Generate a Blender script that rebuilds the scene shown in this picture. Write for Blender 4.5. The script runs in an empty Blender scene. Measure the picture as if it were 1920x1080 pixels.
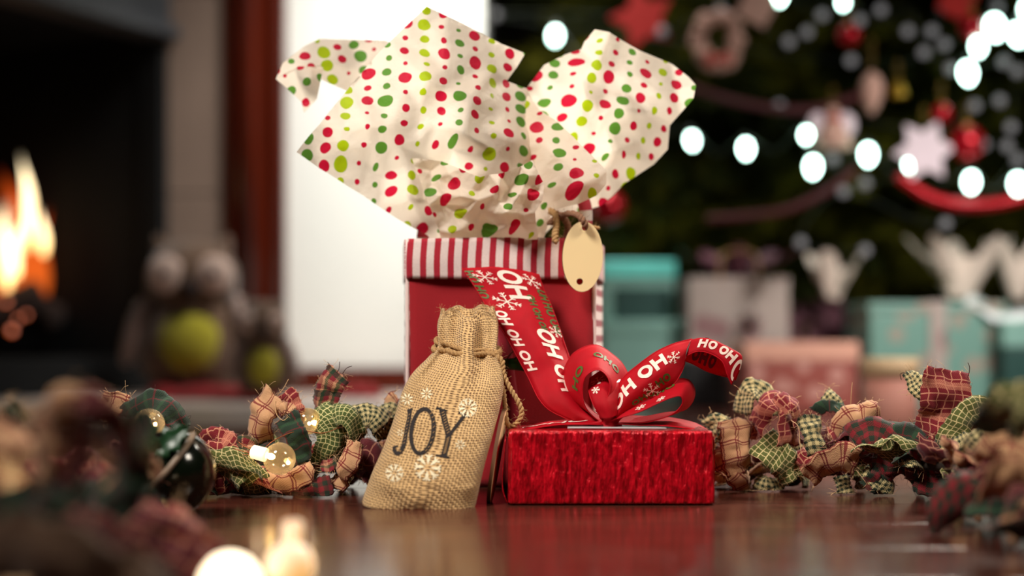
import bpy, bmesh, math, random
from mathutils import Vector, Matrix, noise
from mathutils.geometry import delaunay_2d_cdt
from mathutils.bvhtree import BVHTree

SC = bpy.context.scene
COL = SC.collection
F = 50.0 / 36.0 * 1920.0
H = 0.096
PI = math.pi
V = Vector
R = random.Random(7)


def P(px, py, Y):
    """the point of the room at depth Y that lies on this line of sight"""
    return V(((px - 960) * Y / F, Y, H - (py - 640) * Y / F))


# ------------------------------------------------------------------ camera
cam_d = bpy.data.cameras.new('camera')
cam = bpy.data.objects.new('camera', cam_d)
COL.objects.link(cam)
SC.camera = cam
cam.location = (0, 0, H)
cam.rotation_euler = (PI / 2, 0, 0)
cam_d.lens = 50
cam_d.sensor_width = 36
cam_d.shift_y = 100 / 1920
cam_d.clip_start = 0.02
cam_d.clip_end = 50
cam_d.dof.use_dof = True
cam_d.dof.focus_distance = 0.872
cam_d.dof.aperture_fstop = 2.7

# ------------------------------------------------------------------ light
SC.view_settings.view_transform = 'Standard'
SC.view_settings.look = 'None'
SC.view_settings.exposure = 0.0
SC.view_settings.gamma = 1.0
SC.view_settings.use_curve_mapping = False
SC.cycles.sample_clamp_indirect = 4.0
SC.cycles.caustics_reflective = False
SC.cycles.caustics_refractive = False
SC.cycles.transparent_max_bounces = 16
SC.cycles.max_bounces = 7
W = bpy.data.worlds.new('room_glow')
SC.world = W
W.use_nodes = True
W.node_tree.nodes['Background'].inputs[0].default_value = (1.0, 0.80, 0.66, 1)
W.node_tree.nodes['Background'].inputs[1].default_value = 0.012


def area(name, loc, target, size, power, col=(1, 1, 1), sy=None, spread=180):
    d = bpy.data.lights.new(name, 'AREA')
    d.energy = power
    d.color = col
    d.size = size
    d.spread = math.radians(spread)
    if sy:
        d.shape = 'RECTANGLE'
        d.size_y = sy
    o = bpy.data.objects.new(name, d)
    COL.objects.link(o)
    o.location = loc
    o.rotation_euler = (V(target) - V(loc)).to_track_quat('-Z', 'Y').to_euler()
    return o


area('key_light', (-0.55, 0.25, 0.95), (0.03, 0.90, 0.12), 0.3, 2.1, (1.0, 0.92, 0.84), spread=60)  # soft key from the upper left, its source out of view
area('fill_light', (0.85, 0.40, 0.95), (0.05, 0.9, 0.10), 0.3, 0.75, (1.0, 0.88, 0.74), spread=50)  # added weak fill from the right, no lamp seen there
area('back_lamp', (0.62, 1.55, 0.85), (0.06, 0.95, 0.22), 0.30, 4.0, (1.0, 0.92, 0.80), spread=80)
area('wall_wash', (0.04, 2.12, 1.15), (-0.12, 2.56, 0.30), 0.4, 6.5, (1.0, 0.98, 0.93), spread=90)  # added area light to brighten the white wall
area('gifts_fill', (0.80, 1.25, 0.62), (0.50, 2.15, 0.02), 0.3, 2.1, (1.0, 0.93, 0.87), spread=75)  # added light to brighten the presents and ornaments


# ------------------------------------------------------------------ node helpers
class N:
    def __init__(s, name, rough=0.6):
        s.m = bpy.data.materials.new(name)
        s.m.use_nodes = True
        s.t = s.m.node_tree
        s.b = s.t.nodes['Principled BSDF']
        s.out = s.t.nodes['Material Output']
        s.b.inputs['Roughness'].default_value = rough

    def n(s, kind, **kw):
        x = s.t.nodes.new(kind)
        for k, v in kw.items():
            setattr(x, k, v)
        return x

    def put(s, sock, v):
        if isinstance(v, bpy.types.NodeSocket):
            s.t.links.new(v, sock)
        elif v is not None:
            if hasattr(sock.default_value, '__len__') and not hasattr(v, '__len__'):
                v = (v,) * len(sock.default_value)
            if hasattr(v, '__len__') and len(sock.default_value) == 4 and len(v) == 3:
                v = (*v, 1)
            sock.default_value = v

    def math(s, op, a, b=None, c=None, clamp=False):
        x = s.n('ShaderNodeMath', operation=op, use_clamp=clamp)
        for i, v in enumerate((a, b, c)):
            s.put(x.inputs[i], v)
        return x.outputs[0]

    def mix(s, f, a, b, blend='MIX'):
        x = s.n('ShaderNodeMix', data_type='RGBA', blend_type=blend)
        s.put(x.inputs[0], f)
        s.put(x.inputs[6], a)
        s.put(x.inputs[7], b)
        return x.outputs[2]

    def coord(s, kind='UV', scale=(1, 1, 1), rot=(0, 0, 0)):
        c = s.n('ShaderNodeTexCoord')
        m = s.n('ShaderNodeMapping')
        s.t.links.new(c.outputs[kind], m.inputs[0])
        m.inputs['Scale'].default_value = scale
        m.inputs['Rotation'].default_value = rot
        return m.outputs[0]

    def sep(s, v):
        x = s.n('ShaderNodeSeparateXYZ')
        s.put(x.inputs[0], v)
        return x.outputs

    def noise(s, v, scale, detail=3, rough=0.5):
        x = s.n('ShaderNodeTexNoise')
        s.put(x.inputs['Vector'], v)
        x.inputs['Scale'].default_value = scale
        x.inputs['Detail'].default_value = detail
        x.inputs['Roughness'].default_value = rough
        return x.outputs[0]

    def ramp(s, f, stops):
        x = s.n('ShaderNodeValToRGB')
        e = x.color_ramp.elements
        while len(e) < len(stops):
            e.new(0.5)
        for i, (p, c) in enumerate(stops):
            e[i].position = p
            e[i].color = (*c, 1) if hasattr(c, '__len__') else (c, c, c, 1)
        s.put(x.inputs[0], f)
        return x.outputs[0]

    def bump(s, h, strength=0.5, dist=0.001):
        x = s.n('ShaderNodeBump')
        x.inputs['Strength'].default_value = strength
        x.inputs['Distance'].default_value = dist
        s.put(x.inputs['Height'], h)
        s.t.links.new(x.outputs[0], s.b.inputs['Normal'])
        return x.outputs[0]

    def base(s, c):
        s.put(s.b.inputs['Base Color'], c)
        return s


def rgb(r, g, b):
    f = lambda c: (c / 255 / 12.92) if c / 255 <= 0.04045 else ((c / 255 + 0.055) / 1.055) ** 2.4
    return (f(r), f(g), f(b))


def plain(name, c, rough=0.6, metal=0.0, var=0.12, scale=40, bump=0.0, bscale=200, coat=0.0, sheen=0.0):
    n = N(name, rough)
    co = n.coord('Object')
    f = n.noise(co, scale)
    d = tuple(x * (1 - var) for x in c)
    l = tuple(min(1, x * (1 + var)) for x in c)
    n.base(n.mix(f, d, l))
    n.b.inputs['Metallic'].default_value = metal
    if coat:
        n.b.inputs['Coat Weight'].default_value = coat
    if sheen:
        n.b.inputs['Sheen Weight'].default_value = sheen
    if bump:
        n.bump(n.noise(co, bscale), bump)
    return n.m


def glow(name, c, strength, var=0.1, base=.8):
    n = N(name)
    f = n.noise(n.coord('Object'), 60)
    n.base((base, base, base))
    n.put(n.b.inputs['Emission Color'], n.mix(f, tuple(x * (1 - var) for x in c), c))
    n.b.inputs['Emission Strength'].default_value = strength
    return n.m


def cloth_mat(name, base, stripes, thread=900, rough=0.9):
    """woven check: stripes = list of (axis, period, duty, offset, colour, weight)"""
    n = N(name, rough)
    uv = n.coord('UV')
    wob = n.noise(uv, 150, 2)
    sx, sy, _ = n.sep(uv)
    sx = n.math('MULTIPLY_ADD', wob, 0.0006, sx)
    sy = n.math('MULTIPLY_ADD', wob, 0.0006, sy)
    ax = (sx, sy)
    # twill of single threads: warp shows where weft does not
    tw = n.math('FRACT', n.math('MULTIPLY', n.math('ADD', sx, sy), thread))
    tw = n.math('GREATER_THAN', tw, 0.5)
    col = n.mix(n.noise(uv, 60), tuple(x * 0.86 for x in base), base)
    for a, per, duty, off, c, w in stripes:
        f = n.math('FRACT', n.math('MULTIPLY_ADD', ax[a], 1.0 / per, off))
        m = n.math('LESS_THAN', f, duty)
        if w < 0.99:
            tt = tw if a == 0 else n.math('SUBTRACT', 1.0, tw)
            m = n.math('MULTIPLY', m, n.math('MAXIMUM', tt, w))
        col = n.mix(m, col, c)
    n.base(col)
    n.b.inputs['Sheen Weight'].default_value = 0.15
    hx = n.math('SINE', n.math('MULTIPLY', sx, thread * 6.28))
    hy = n.math('SINE', n.math('MULTIPLY', sy, thread * 6.28))
    n.bump(n.math('ADD', n.math('MULTIPLY', hx, hy), n.noise(uv, 300)), 0.35, 0.0004)
    return n.m


TAN, WINE, OLIVE, CREAM = rgb(214, 164, 120), rgb(120, 14, 26), rgb(104, 112, 44), rgb(214, 196, 140)
DKG, RED, BLK = rgb(18, 44, 26), rgb(160, 22, 34), rgb(14, 16, 10)
M = {}
M['tan'] = cloth_mat('tan_plaid_cotton', TAN, [(0, .0105, .09, 0, WINE, .75), (0, .0105, .07, .82, WINE, .6), (1, .0105, .09, 0, WINE, .75), (1, .0105, .07, .82, WINE, .6)])
M['redplaid'] = cloth_mat('red_cotton_with_cream_lines', rgb(128, 16, 30), [(0, .0058, .13, 0, rgb(206, 140, 110), .9), (1, .0058, .13, 0, rgb(206, 140, 110), .9), (1, .0232, .25, .1, rgb(206, 130, 104), .3)])
M['gingham'] = cloth_mat('green_cream_gingham', CREAM, [(0, .0034, .5, 0, rgb(26, 44, 22), .0), (1, .0034, .5, 0, rgb(26, 44, 22), .0)])
M['bold'] = cloth_mat('bold_green_gingham', rgb(206, 188, 134), [(0, .0048, .48, 0, rgb(22, 40, 22), .2), (1, .0048, .48, 0, rgb(22, 40, 22), .2)])
M['olive'] = cloth_mat('olive_cotton_with_yellow_lines', rgb(84, 92, 34), [(0, .0036, .16, 0, CREAM, .8), (1, .0036, .16, 0, CREAM, .8)])
M['green'] = cloth_mat('dark_green_plaid_cotton', DKG, [(0, .012, .08, 0, rgb(96, 22, 26), .5), (1, .012, .08, 0, rgb(96, 22, 26), .5), (1, .012, .2, .5, rgb(34, 70, 40), .4)])
M['tartan'] = cloth_mat('red_green_tartan_cotton', rgb(132, 18, 30), [(0, .007, .5, 0, rgb(20, 40, 22), .1), (1, .007, .5, 0, rgb(20, 40, 22), .1)])
M['xmas'] = cloth_mat('red_green_cream_check', rgb(206, 150, 112), [(0, .008, .45, 0, rgb(120, 14, 30), .1), (1, .008, .4, 0, rgb(120, 14, 30), .3), (0, .008, .3, .55, rgb(18, 66, 26), .4), (1, .016, .25, .3, rgb(16, 36, 18), .6)])
M['wave'] = cloth_mat('green_cotton_with_pale_lines', rgb(74, 92, 34), [(0, .0030, .16, 0, rgb(220, 212, 150), .9), (1, .0030, .16, 0, rgb(220, 212, 150), .9)])
M['rust'] = cloth_mat('brown_cotton', rgb(92, 66, 44), [(0, .009, .12, 0, rgb(120, 80, 56), .6), (1, .009, .12, 0, rgb(70, 40, 30), .4)])
M['wine'] = cloth_mat('wine_red_cotton', rgb(92, 14, 24), [(0, .009, .1, 0, rgb(180, 120, 96), .6), (1, .009, .1, 0, rgb(180, 120, 96), .4)])
M['thread'] = plain('loose_cotton_thread', rgb(216, 176, 130), .9)
M['darkthread'] = plain('dark_cotton_thread', rgb(50, 24, 20), .9)
M['rope'] = plain('garland_core_cord', rgb(40, 30, 20), .95, bump=.5)
M['twine'] = plain('jute_twine', rgb(178, 140, 92), .95, var=.3, scale=600, bump=.6, bscale=1500)
M['darktwine'] = plain('brown_jute_twine', rgb(134, 96, 72), .95, var=.3, scale=600, bump=.6, bscale=1500)

# burlap: over-under weave with the shade in its open gaps painted into the colour
n = N('burlap', .95)
uv = n.coord('UV')
w1 = n.noise(uv, 140, 2)
sx, sy, _ = n.sep(uv)
sx = n.math('MULTIPLY_ADD', w1, .0022, sx)
sy = n.math('MULTIPLY_ADD', w1, -.0022, sy)
p = 1 / .00165
fx, fy = n.math('MULTIPLY', sx, p), n.math('MULTIPLY', sy, p)
hx = n.math('ABSOLUTE', n.math('SINE', n.math('MULTIPLY', fx, PI)))
hy = n.math('ABSOLUTE', n.math('SINE', n.math('MULTIPLY', fy, PI)))
par = n.math('FRACT', n.math('MULTIPLY', n.math('ADD', n.math('FLOOR', fx), n.math('FLOOR', fy)), .5))
par = n.math('GREATER_THAN', par, .25)
hh = n.math('ADD', n.math('MULTIPLY', hx, par), n.math('MULTIPLY', hy, n.math('SUBTRACT', 1.0, par)))
solid = n.math('MAXIMUM', hx, hy)
gap = n.ramp(solid, [(.46, 0.0), (.78, 1.0)])
fib = n.noise(n.coord('UV', (1, 1, 1)), 2600, 2)
tone = n.mix(n.noise(uv, 45, 4), rgb(180, 136, 86), rgb(232, 190, 130))
tone = n.mix(n.math('MULTIPLY', fib, .5), tone, rgb(240, 208, 150))
n.base(n.mix(gap, rgb(92, 58, 32), tone))
n.b.inputs['Sheen Weight'].default_value = .2
n.bump(n.math('MULTIPLY_ADD', fib, .25, n.math('MULTIPLY', hh, gap)), .9, .0006)
M['burlap'] = n.m

# dotted tissue: one colour to a column, dots of many sizes
n = N('dotted_tissue', .55)
uv = n.coord('UV')
nz = n.n('ShaderNodeTexNoise')
n.put(nz.inputs['Vector'], uv)
nz.inputs['Scale'].default_value = 32
nz.inputs['Detail'].default_value = 2
_, _2, _3 = 0, 0, 0
cr = n.n('ShaderNodeSeparateColor')
n.put(cr.inputs[0], nz.outputs['Color'])
sx, sy, _ = n.sep(uv)
sx = n.math('MULTIPLY_ADD', n.math('SUBTRACT', cr.outputs[0], .5), .006, sx)
sy = n.math('MULTIPLY_ADD', n.math('SUBTRACT', cr.outputs[1], .5), .006, sy)
CW, RH = .0118, .0098
gx = n.math('DIVIDE', sx, CW)
ci = n.math('FLOOR', gx)
wn = n.n('ShaderNodeTexWhiteNoise', noise_dimensions='1D')
n.put(wn.inputs['W'], ci)
gy = n.math('ADD', n.math('DIVIDE', sy, RH), n.math('MULTIPLY', wn.outputs['Value'], 3.7))
ri = n.math('FLOOR', gy)
cmb = n.n('ShaderNodeCombineXYZ')
n.put(cmb.inputs[0], ci)
n.put(cmb.inputs[1], ri)
wr = n.n('ShaderNodeTexWhiteNoise', noise_dimensions='2D')
n.put(wr.inputs['Vector'], cmb.outputs[0])
rs = n.n('ShaderNodeSeparateColor')
n.put(rs.inputs[0], wr.outputs['Color'])
dx = n.math('MULTIPLY', n.math('ADD', n.math('SUBTRACT', n.math('FRACT', gx), .5), n.math('MULTIPLY', n.math('SUBTRACT', rs.outputs[1], .5), .16)), CW)
dy = n.math('MULTIPLY', n.math('SUBTRACT', n.math('FRACT', gy), .5), RH)
dy = n.math('MULTIPLY', dy, n.math('MULTIPLY_ADD', rs.outputs[2], .4, .9))
dd = n.math('SQRT', n.math('ADD', n.math('MULTIPLY', dx, dx), n.math('MULTIPLY', dy, dy)))
rad = n.math('MULTIPLY_ADD', n.math('POWER', rs.outputs[0], 1.3), .0032, .0014)
dot = n.math('LESS_THAN', dd, rad)
cm = n.math('FRACT', n.math('MULTIPLY', ci, .25))
dc = n.mix(n.math('GREATER_THAN', cm, .2), rgb(96, 150, 52), rgb(205, 24, 58))
dc = n.mix(n.math('GREATER_THAN', cm, .45), dc, rgb(176, 200, 20))
dc = n.mix(n.math('GREATER_THAN', cm, .7), dc, rgb(205, 24, 58))
paper = n.mix(n.noise(uv, 30), rgb(244, 230, 210), rgb(255, 245, 230))
tc = n.mix(dot, paper, dc)
n.base(tc)
n.b.inputs['Specular IOR Level'].default_value = .25
bp = n.bump(n.math('ADD', n.noise(uv, 60, 6, .65), n.math('MULTIPLY', n.noise(uv, 700, 2), .1)), .55, .003)
tr = n.n('ShaderNodeBsdfTranslucent')
n.put(tr.inputs[0], tc)
ms = n.n('ShaderNodeMixShader')
ms.inputs[0].default_value = .5
n.t.links.new(n.b.outputs[0], ms.inputs[1])
n.t.links.new(tr.outputs[0], ms.inputs[2])
n.t.links.new(ms.outputs[0], n.out.inputs[0])
M['tissue'] = n.m

# pressed red foil
n = N('pressed_red_foil', .3)
co = n.coord('Object', (1, 1, .26))
v1 = n.n('ShaderNodeTexVoronoi')
v1.distance = 'CHEBYCHEV'
n.put(v1.inputs['Vector'], co)
v1.inputs['Scale'].default_value = 330
nn = n.noise(co, 420, 3)
n.base(n.mix(n.ramp(nn, [(.35, 0.), (.65, 1.)]), rgb(150, 0, 16), rgb(232, 8, 36)))
n.b.inputs['Metallic'].default_value = .35
n.b.inputs['Coat Weight'].default_value = .5
n.put(n.b.inputs['Roughness'], n.math('MULTIPLY_ADD', nn, .25, .16))
n.bump(n.math('ADD', v1.outputs['Distance'], n.math('MULTIPLY', nn, 1.6)), .75, .0022)
M['foil'] = n.m

# red printed ribbon satin
n = N('red_ribbon_satin', .62)
co = n.coord('Object')
n.base(n.mix(n.noise(co, 120), rgb(172, 4, 22), rgb(206, 10, 34)))
n.b.inputs['Specular IOR Level'].default_value = .22
sx, sy, _ = n.sep(n.coord('UV'))
n.bump(n.math('ADD', n.math('SINE', n.math('MULTIPLY', sx, 14000)), n.math('MULTIPLY', n.noise(co, 260, 3), 3)), .25, .0004)
tr = n.n('ShaderNodeBsdfTranslucent')
tr.inputs[0].default_value = (*rgb(210, 12, 30), 1)
ms = n.n('ShaderNodeMixShader')
ms.inputs[0].default_value = .2
n.t.links.new(n.b.outputs[0], ms.inputs[1])
n.t.links.new(tr.outputs[0], ms.inputs[2])
n.t.links.new(ms.outputs[0], n.out.inputs[0])
M['ribbon'] = n.m
M['white_print'] = plain('white_ribbon_print', rgb(250, 222, 208), .5, var=.03)
M['green_print'] = plain('green_ribbon_print', rgb(70, 92, 26), .6)
M['dark_print'] = plain('show_through_print', rgb(70, 4, 12), .6)
M['ink'] = plain('black_ink', rgb(30, 20, 18), .8, var=.2, scale=900, bump=.6, bscale=900)
M['flake'] = plain('cream_ink', rgb(250, 232, 196), .85, var=.15, scale=900, bump=.6, bscale=900)

# felt
def felt(name, c, stripe=None, period=.0089, duty=.5, axis=0, soft=.0006):
    n = N(name, .97)
    uv = n.coord('UV')
    fz = n.noise(uv, 900, 4, .7)
    col = n.mix(fz, tuple(x * .72 for x in c), tuple(min(1, x * 1.15) for x in c))
    if stripe:
        s = n.sep(uv)[axis]
        s = n.math('MULTIPLY_ADD', n.math('SUBTRACT', fz, .5), soft, s)
        m = n.math('LESS_THAN', n.math('FRACT', n.math('DIVIDE', s, period)), duty)
        st = n.mix(fz, tuple(x * .7 for x in stripe), tuple(min(1, x * 1.2) for x in stripe))
        col = n.mix(m, col, st)
    n.base(col)
    n.b.inputs['Sheen Weight'].default_value = .2
    n.bump(fz, .35, .0008)
    return n.m
WHT = rgb(226, 206, 200)
M['felt'] = felt('red_felt', rgb(158, 4, 22))
M['cuff'] = felt('striped_cuff_felt', WHT, rgb(170, 22, 44), .00905, .46)
M['side'] = felt('striped_side_felt', rgb(232, 210, 206), rgb(150, 26, 50), .0105, .45, 1)
M['seam'] = felt('white_seam_felt', rgb(240, 214, 208))
M['handle'] = felt('striped_handle_felt', rgb(246, 236, 226), rgb(196, 60, 76), .0135, .5, 1)
M['cane'] = felt('candy_stripe_felt', rgb(190, 150, 150), rgb(140, 10, 30), .009, .5, 1)
M['tagwood'] = plain('pale_birch', rgb(255, 228, 172), .55, var=.03, scale=25)
M['tagedge'] = plain('burnt_birch_edge', rgb(96, 58, 26), .7)
M['greenribbon'] = plain('green_satin', rgb(20, 120, 34), .35, var=.1)


# ------------------------------------------------------------------ mesh helpers
def tag(o, label=None, cat=None, group=None, kind=None):
    for k, v in (('label', label), ('category', cat), ('group', group), ('kind', kind)):
        if v:
            o[k] = v
    return o


def empty(name, loc, label=None, cat=None, group=None, kind=None, rot=(0, 0, 0)):
    o = bpy.data.objects.new(name, None)
    COL.objects.link(o)
    o.empty_display_size = .01
    o.location = loc
    o.rotation_euler = rot
    return tag(o, label, cat, group, kind)


def link(name, me, mat=None, parent=None, world=True, smooth=True):
    """world=True: the mesh is in room coordinates, its origin is moved to its centre"""
    o = bpy.data.objects.new(name, me)
    COL.objects.link(o)
    if mat:
        me.materials.append(mat)
    if smooth:
        me.shade_smooth()
    if world and len(me.vertices):
        xs = [v.co for v in me.vertices]
        c = sum(xs, V()) / len(xs)
        me.transform(Matrix.Translation(-c))
        base = V()
        if parent is not None:
            p_ = parent
            while p_ is not None:
                base += p_.location
                p_ = p_.parent
        o.location = c - base
    if parent is not None:
        o.parent = parent
    return o


def mesh(name, verts, faces, mat=None, parent=None, uvs=None, world=True, smooth=True, solid=0, sub=0, bevel=0):
    me = bpy.data.meshes.new(name)
    me.from_pydata([tuple(v) for v in verts], [], faces)
    if uvs:
        lay = me.uv_layers.new(name='UVMap')
        for l in me.loops:
            lay.data[l.index].uv = uvs[l.vertex_index]
    me.update()
    o = link(name, me, mat, parent, world, smooth)
    if bevel:
        m = o.modifiers.new('bevel', 'BEVEL')
        m.width = bevel
        m.segments = 3
        m.limit_method = 'ANGLE'
    if solid:
        m = o.modifiers.new('thickness', 'SOLIDIFY')
        m.thickness = solid
        m.offset = 0
    if sub:
        m = o.modifiers.new('smooth', 'SUBSURF')
        m.levels = m.render_levels = sub
    return o


def cr(ps, t):
    """Catmull-Rom through ps at parameter t (in knots)"""
    k = len(ps)
    i = min(max(int(math.floor(t)), 0), k - 2)
    f = t - i
    g = lambda j: ps[min(max(j, 0), k - 1)] if 0 <= j < k else (ps[0] * 2 - ps[1] if j < 0 else ps[-1] * 2 - ps[-2])
    a, b, c, d = g(i - 1), g(i), g(i + 1), g(i + 2)
    return .5 * ((2 * b) + (c - a) * f + (2 * a - 5 * b + 4 * c - d) * f * f + (3 * b - a - 3 * c + d) * f ** 3)


def curve(ps, n):
    ps = [V(p) for p in ps]
    return [cr(ps, (len(ps) - 1) * i / (n - 1)) for i in range(n)]


def frames(pts):
    ts = []
    for i in range(len(pts)):
        t = pts[min(i + 1, len(pts) - 1)] - pts[max(i - 1, 0)]
        ts.append(t.normalized() if t.length > 1e-9 else V((0, 0, 1)))
    up = V((0, 0, 1)) if abs(ts[0].z) < .9 else V((1, 0, 0))
    nrm = (up - ts[0] * up.dot(ts[0])).normalized()
    out = []
    for t in ts:
        nrm = nrm - t * nrm.dot(t)
        nrm = nrm.normalized() if nrm.length > 1e-6 else t.orthogonal().normalized()
        out.append((t, nrm, t.cross(nrm)))
    return out


def tube_data(pts, rad, seg=8, V_=None, F_=None, closed=True):
    V_ = [] if V_ is None else V_
    F_ = [] if F_ is None else F_
    fr = frames(pts)
    s0 = len(V_)
    for i, (p_, (t, a, b)) in enumerate(zip(pts, fr)):
        r_ = rad(i / (len(pts) - 1)) if callable(rad) else rad
        for k in range(seg):
            q = 2 * PI * k / seg
            V_.append(p_ + (a * math.cos(q) + b * math.sin(q)) * r_)
    for i in range(len(pts) - 1):
        for k in range(seg):
            F_.append((s0 + i * seg + k, s0 + i * seg + (k + 1) % seg, s0 + (i + 1) * seg + (k + 1) % seg, s0 + (i + 1) * seg + k))
    if closed:
        F_.append(tuple(s0 + k for k in reversed(range(seg))))
        F_.append(tuple(s0 + (len(pts) - 1) * seg + k for k in range(seg)))
    return V_, F_


def tube(name, ps, rad, mat, parent=None, n=24, seg=8):
    v, f = tube_data(curve(ps, n), rad, seg)
    return mesh(name, v, f, mat, parent)


def twine(name, ps, rad, mat, parent=None, n=60, twist=900, fuzz=30, seed=1):
    """two-ply twine with loose fibres"""
    pts = curve(ps, n)
    fr = frames(pts)
    v, f = [], []
    L = 0
    for ply in (0, PI):
        L = 0
        path = []
        for i, p_ in enumerate(pts):
            if i:
                L += (pts[i] - pts[i - 1]).length
            t, a, b = fr[i]
            q = L * twist + ply
            path.append(p_ + (a * math.cos(q) + b * math.sin(q)) * rad * .5)
        tube_data(path, rad * .62, 6, v, f)
    rr = random.Random(seed)
    for k in range(fuzz):
        i = rr.randrange(n)
        d = V([rr.gauss(0, 1) for _ in range(3)]).normalized()
        e = V([rr.gauss(0, 1) for _ in range(3)]).normalized()
        a = pts[i]
        b = a + d * rad * 2.2 + e * rad
        tube_data([a, (a + b) / 2 + e * rad * .6, b], .00006, 3, v, f)
    return mesh(name, v, f, mat, parent)


def lathe(name, prof, mat, parent=None, seg=24, loc=(0, 0, 0), axis=None, world=True):
    v, f = [], []
    for r_, z in prof:
        for k in range(seg):
            q = 2 * PI * k / seg
            v.append(V((r_ * math.cos(q), r_ * math.sin(q), z)))
    for i in range(len(prof) - 1):
        for k in range(seg):
            f.append((i * seg + k, i * seg + (k + 1) % seg, (i + 1) * seg + (k + 1) % seg, (i + 1) * seg + k))
    if prof[0][0] > 1e-6:
        f.append(tuple(reversed(range(seg))))
    if prof[-1][0] > 1e-6:
        f.append(tuple((len(prof) - 1) * seg + k for k in range(seg)))
    if axis is not None:
        q = V(axis).to_track_quat('Z', 'Y')
        v = [q @ x for x in v]
    v = [x + V(loc) for x in v]
    return mesh(name, v, f, mat, parent, world=world)


def sph(r_, n=10, a0=0, a1=PI, sz=1.0):
    return [(max(r_ * math.sin(a0 + (a1 - a0) * i / n), 1e-7), -r_ * sz * math.cos(a0 + (a1 - a0) * i / n)) for i in range(n + 1)]


def box_data(c, s, rot=None, V_=None, F_=None):
    V_ = [] if V_ is None else V_
    F_ = [] if F_ is None else F_
    s0 = len(V_)
    for x in (-1, 1):
        for y in (-1, 1):
            for z in (-1, 1):
                q = V((x * s[0] / 2, y * s[1] / 2, z * s[2] / 2))
                V_.append(V(c) + (rot @ q if rot else q))
    for q in ((0, 1, 3, 2), (4, 6, 7, 5), (0, 4, 5, 1), (2, 3, 7, 6), (0, 2, 6, 4), (1, 5, 7, 3)):
        F_.append(tuple(s0 + k for k in q))
    return V_, F_


def box(name, c, s, mat, parent=None, rotz=0, bevel=0, rot=None):
    m = rot or Matrix.Rotation(rotz, 3, 'Z')
    v, f = box_data(c, s, m)
    return mesh(name, v, f, mat, parent, smooth=False, bevel=bevel)


def grid(name, rows, mat, parent=None, solid=0, uvs=None, closed=False, smooth=True):
    """rows: list of equal-length lists of points; uv in metres unless given"""
    a, b = len(rows), len(rows[0])
    v = [p_ for r_ in rows for p_ in r_]
    if uvs is None:
        uvs = []
        vv = 0
        for i in range(a):
            if i:
                vv += (rows[i][b // 2] - rows[i - 1][b // 2]).length
            uu = 0
            for j in range(b):
                if j:
                    uu += (rows[i][j] - rows[i][j - 1]).length
                uvs.append((uu, vv))
    f = []
    for i in range(a - 1):
        for j in range(b - 1 if not closed else b):
            k = (j + 1) % b
            f.append((i * b + j, i * b + k, (i + 1) * b + k, (i + 1) * b + j))
    return mesh(name, v, f, mat, parent, uvs=uvs, solid=solid, smooth=smooth)


# ---- strokes: flat printed marks laid onto a surface through a mapping
def stroke(pts, w, n=8):
    """quad strip along pts (2-D) with round-ish ends -> list of quads"""
    pts = [V((p_[0], p_[1])) for p_ in pts]
    out = []
    dense = []
    for a, b in zip(pts, pts[1:]):
        for i in range(n):
            dense.append(a.lerp(b, i / n))
    dense.append(pts[-1])
    m = len(dense)
    L, Rr = [], []
    for i in range(m):
        t = dense[min(i + 1, m - 1)] - dense[max(i - 1, 0)]
        t = t.normalized() if t.length else V((1, 0))
        q = V((-t.y, t.x))
        L.append(dense[i] + q * w / 2)
        Rr.append(dense[i] - q * w / 2)
    return [(L[i], Rr[i], Rr[i + 1], L[i + 1]) for i in range(m - 1)]


def ell(cx, cy, rx, ry, w, a0=0, a1=2 * PI, n=28, rot=0):
    ps = []
    for i in range(n + 1):
        q = a0 + (a1 - a0) * i / n
        x, y = rx * math.cos(q), ry * math.sin(q)
        ps.append((cx + x * math.cos(rot) - y * math.sin(rot), cy + x * math.sin(rot) + y * math.cos(rot)))
    return stroke(ps, w, 1)


def letter(ch, x, y, h, w=None):
    """block capital; x runs along the line, y up; h = height"""
    w = w or h * .2
    r_ = h / 2 - w / 2
    if ch == 'O':
        return ell(x + h * .5, y + h / 2, r_, r_, w), h * 1.08
    if ch == 'H':
        a = x + w / 2
        b = x + h * .78
        return stroke([(a, y), (a, y + h)], w) + stroke([(b, y), (b, y + h)], w) + stroke([(a, y + h / 2), (b, y + h / 2)], w), h * .78 + w * 1.1
    return [], h * .35


def text(s, x, y, h, w=None):
    q = []
    for ch in s:
        a, adv = letter(ch, x, y, h, w)
        q += a
        x += adv
    return q


def flake(x, y, r_, w, arms=6, rot=.3, barbs=2):
    q = []
    for k in range(arms):
        a = rot + 2 * PI * k / arms
        d = V((math.cos(a), math.sin(a)))
        c = V((x, y))
        q += stroke([c, c + d * r_], w, 4)
        for j in range(barbs):
            o = c + d * r_ * (.5 + .28 * j)
            for sg in (-1, 1):
                e = V((math.cos(a + sg * .85), math.sin(a + sg * .85)))
                q += stroke([o, o + e * r_ * .28], w * .85, 2)
    return q


def fflake(x, y, r_, arms=8, rot=.2):
    """flake of leaf-shaped petals"""
    q = []
    for k in range(arms):
        a = rot + 2 * PI * k / arms
        d = V((math.cos(a), math.sin(a)))
        e = V((-d.y, d.x))
        c = V((x, y))
        q.append((c + d * r_ * .18, c + d * r_ * .55 + e * r_ * .12, c + d * r_, c + d * r_ * .55 - e * r_ * .12))
        if r_ > 14:
            for sg in (-1, 1):
                q.append((c + d * r_ * .6, c + d * r_ * .85 + e * sg * r_ * .27, c + d * r_ * .93 + e * sg * r_ * .2, c + d * r_ * .74))
    return q


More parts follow.
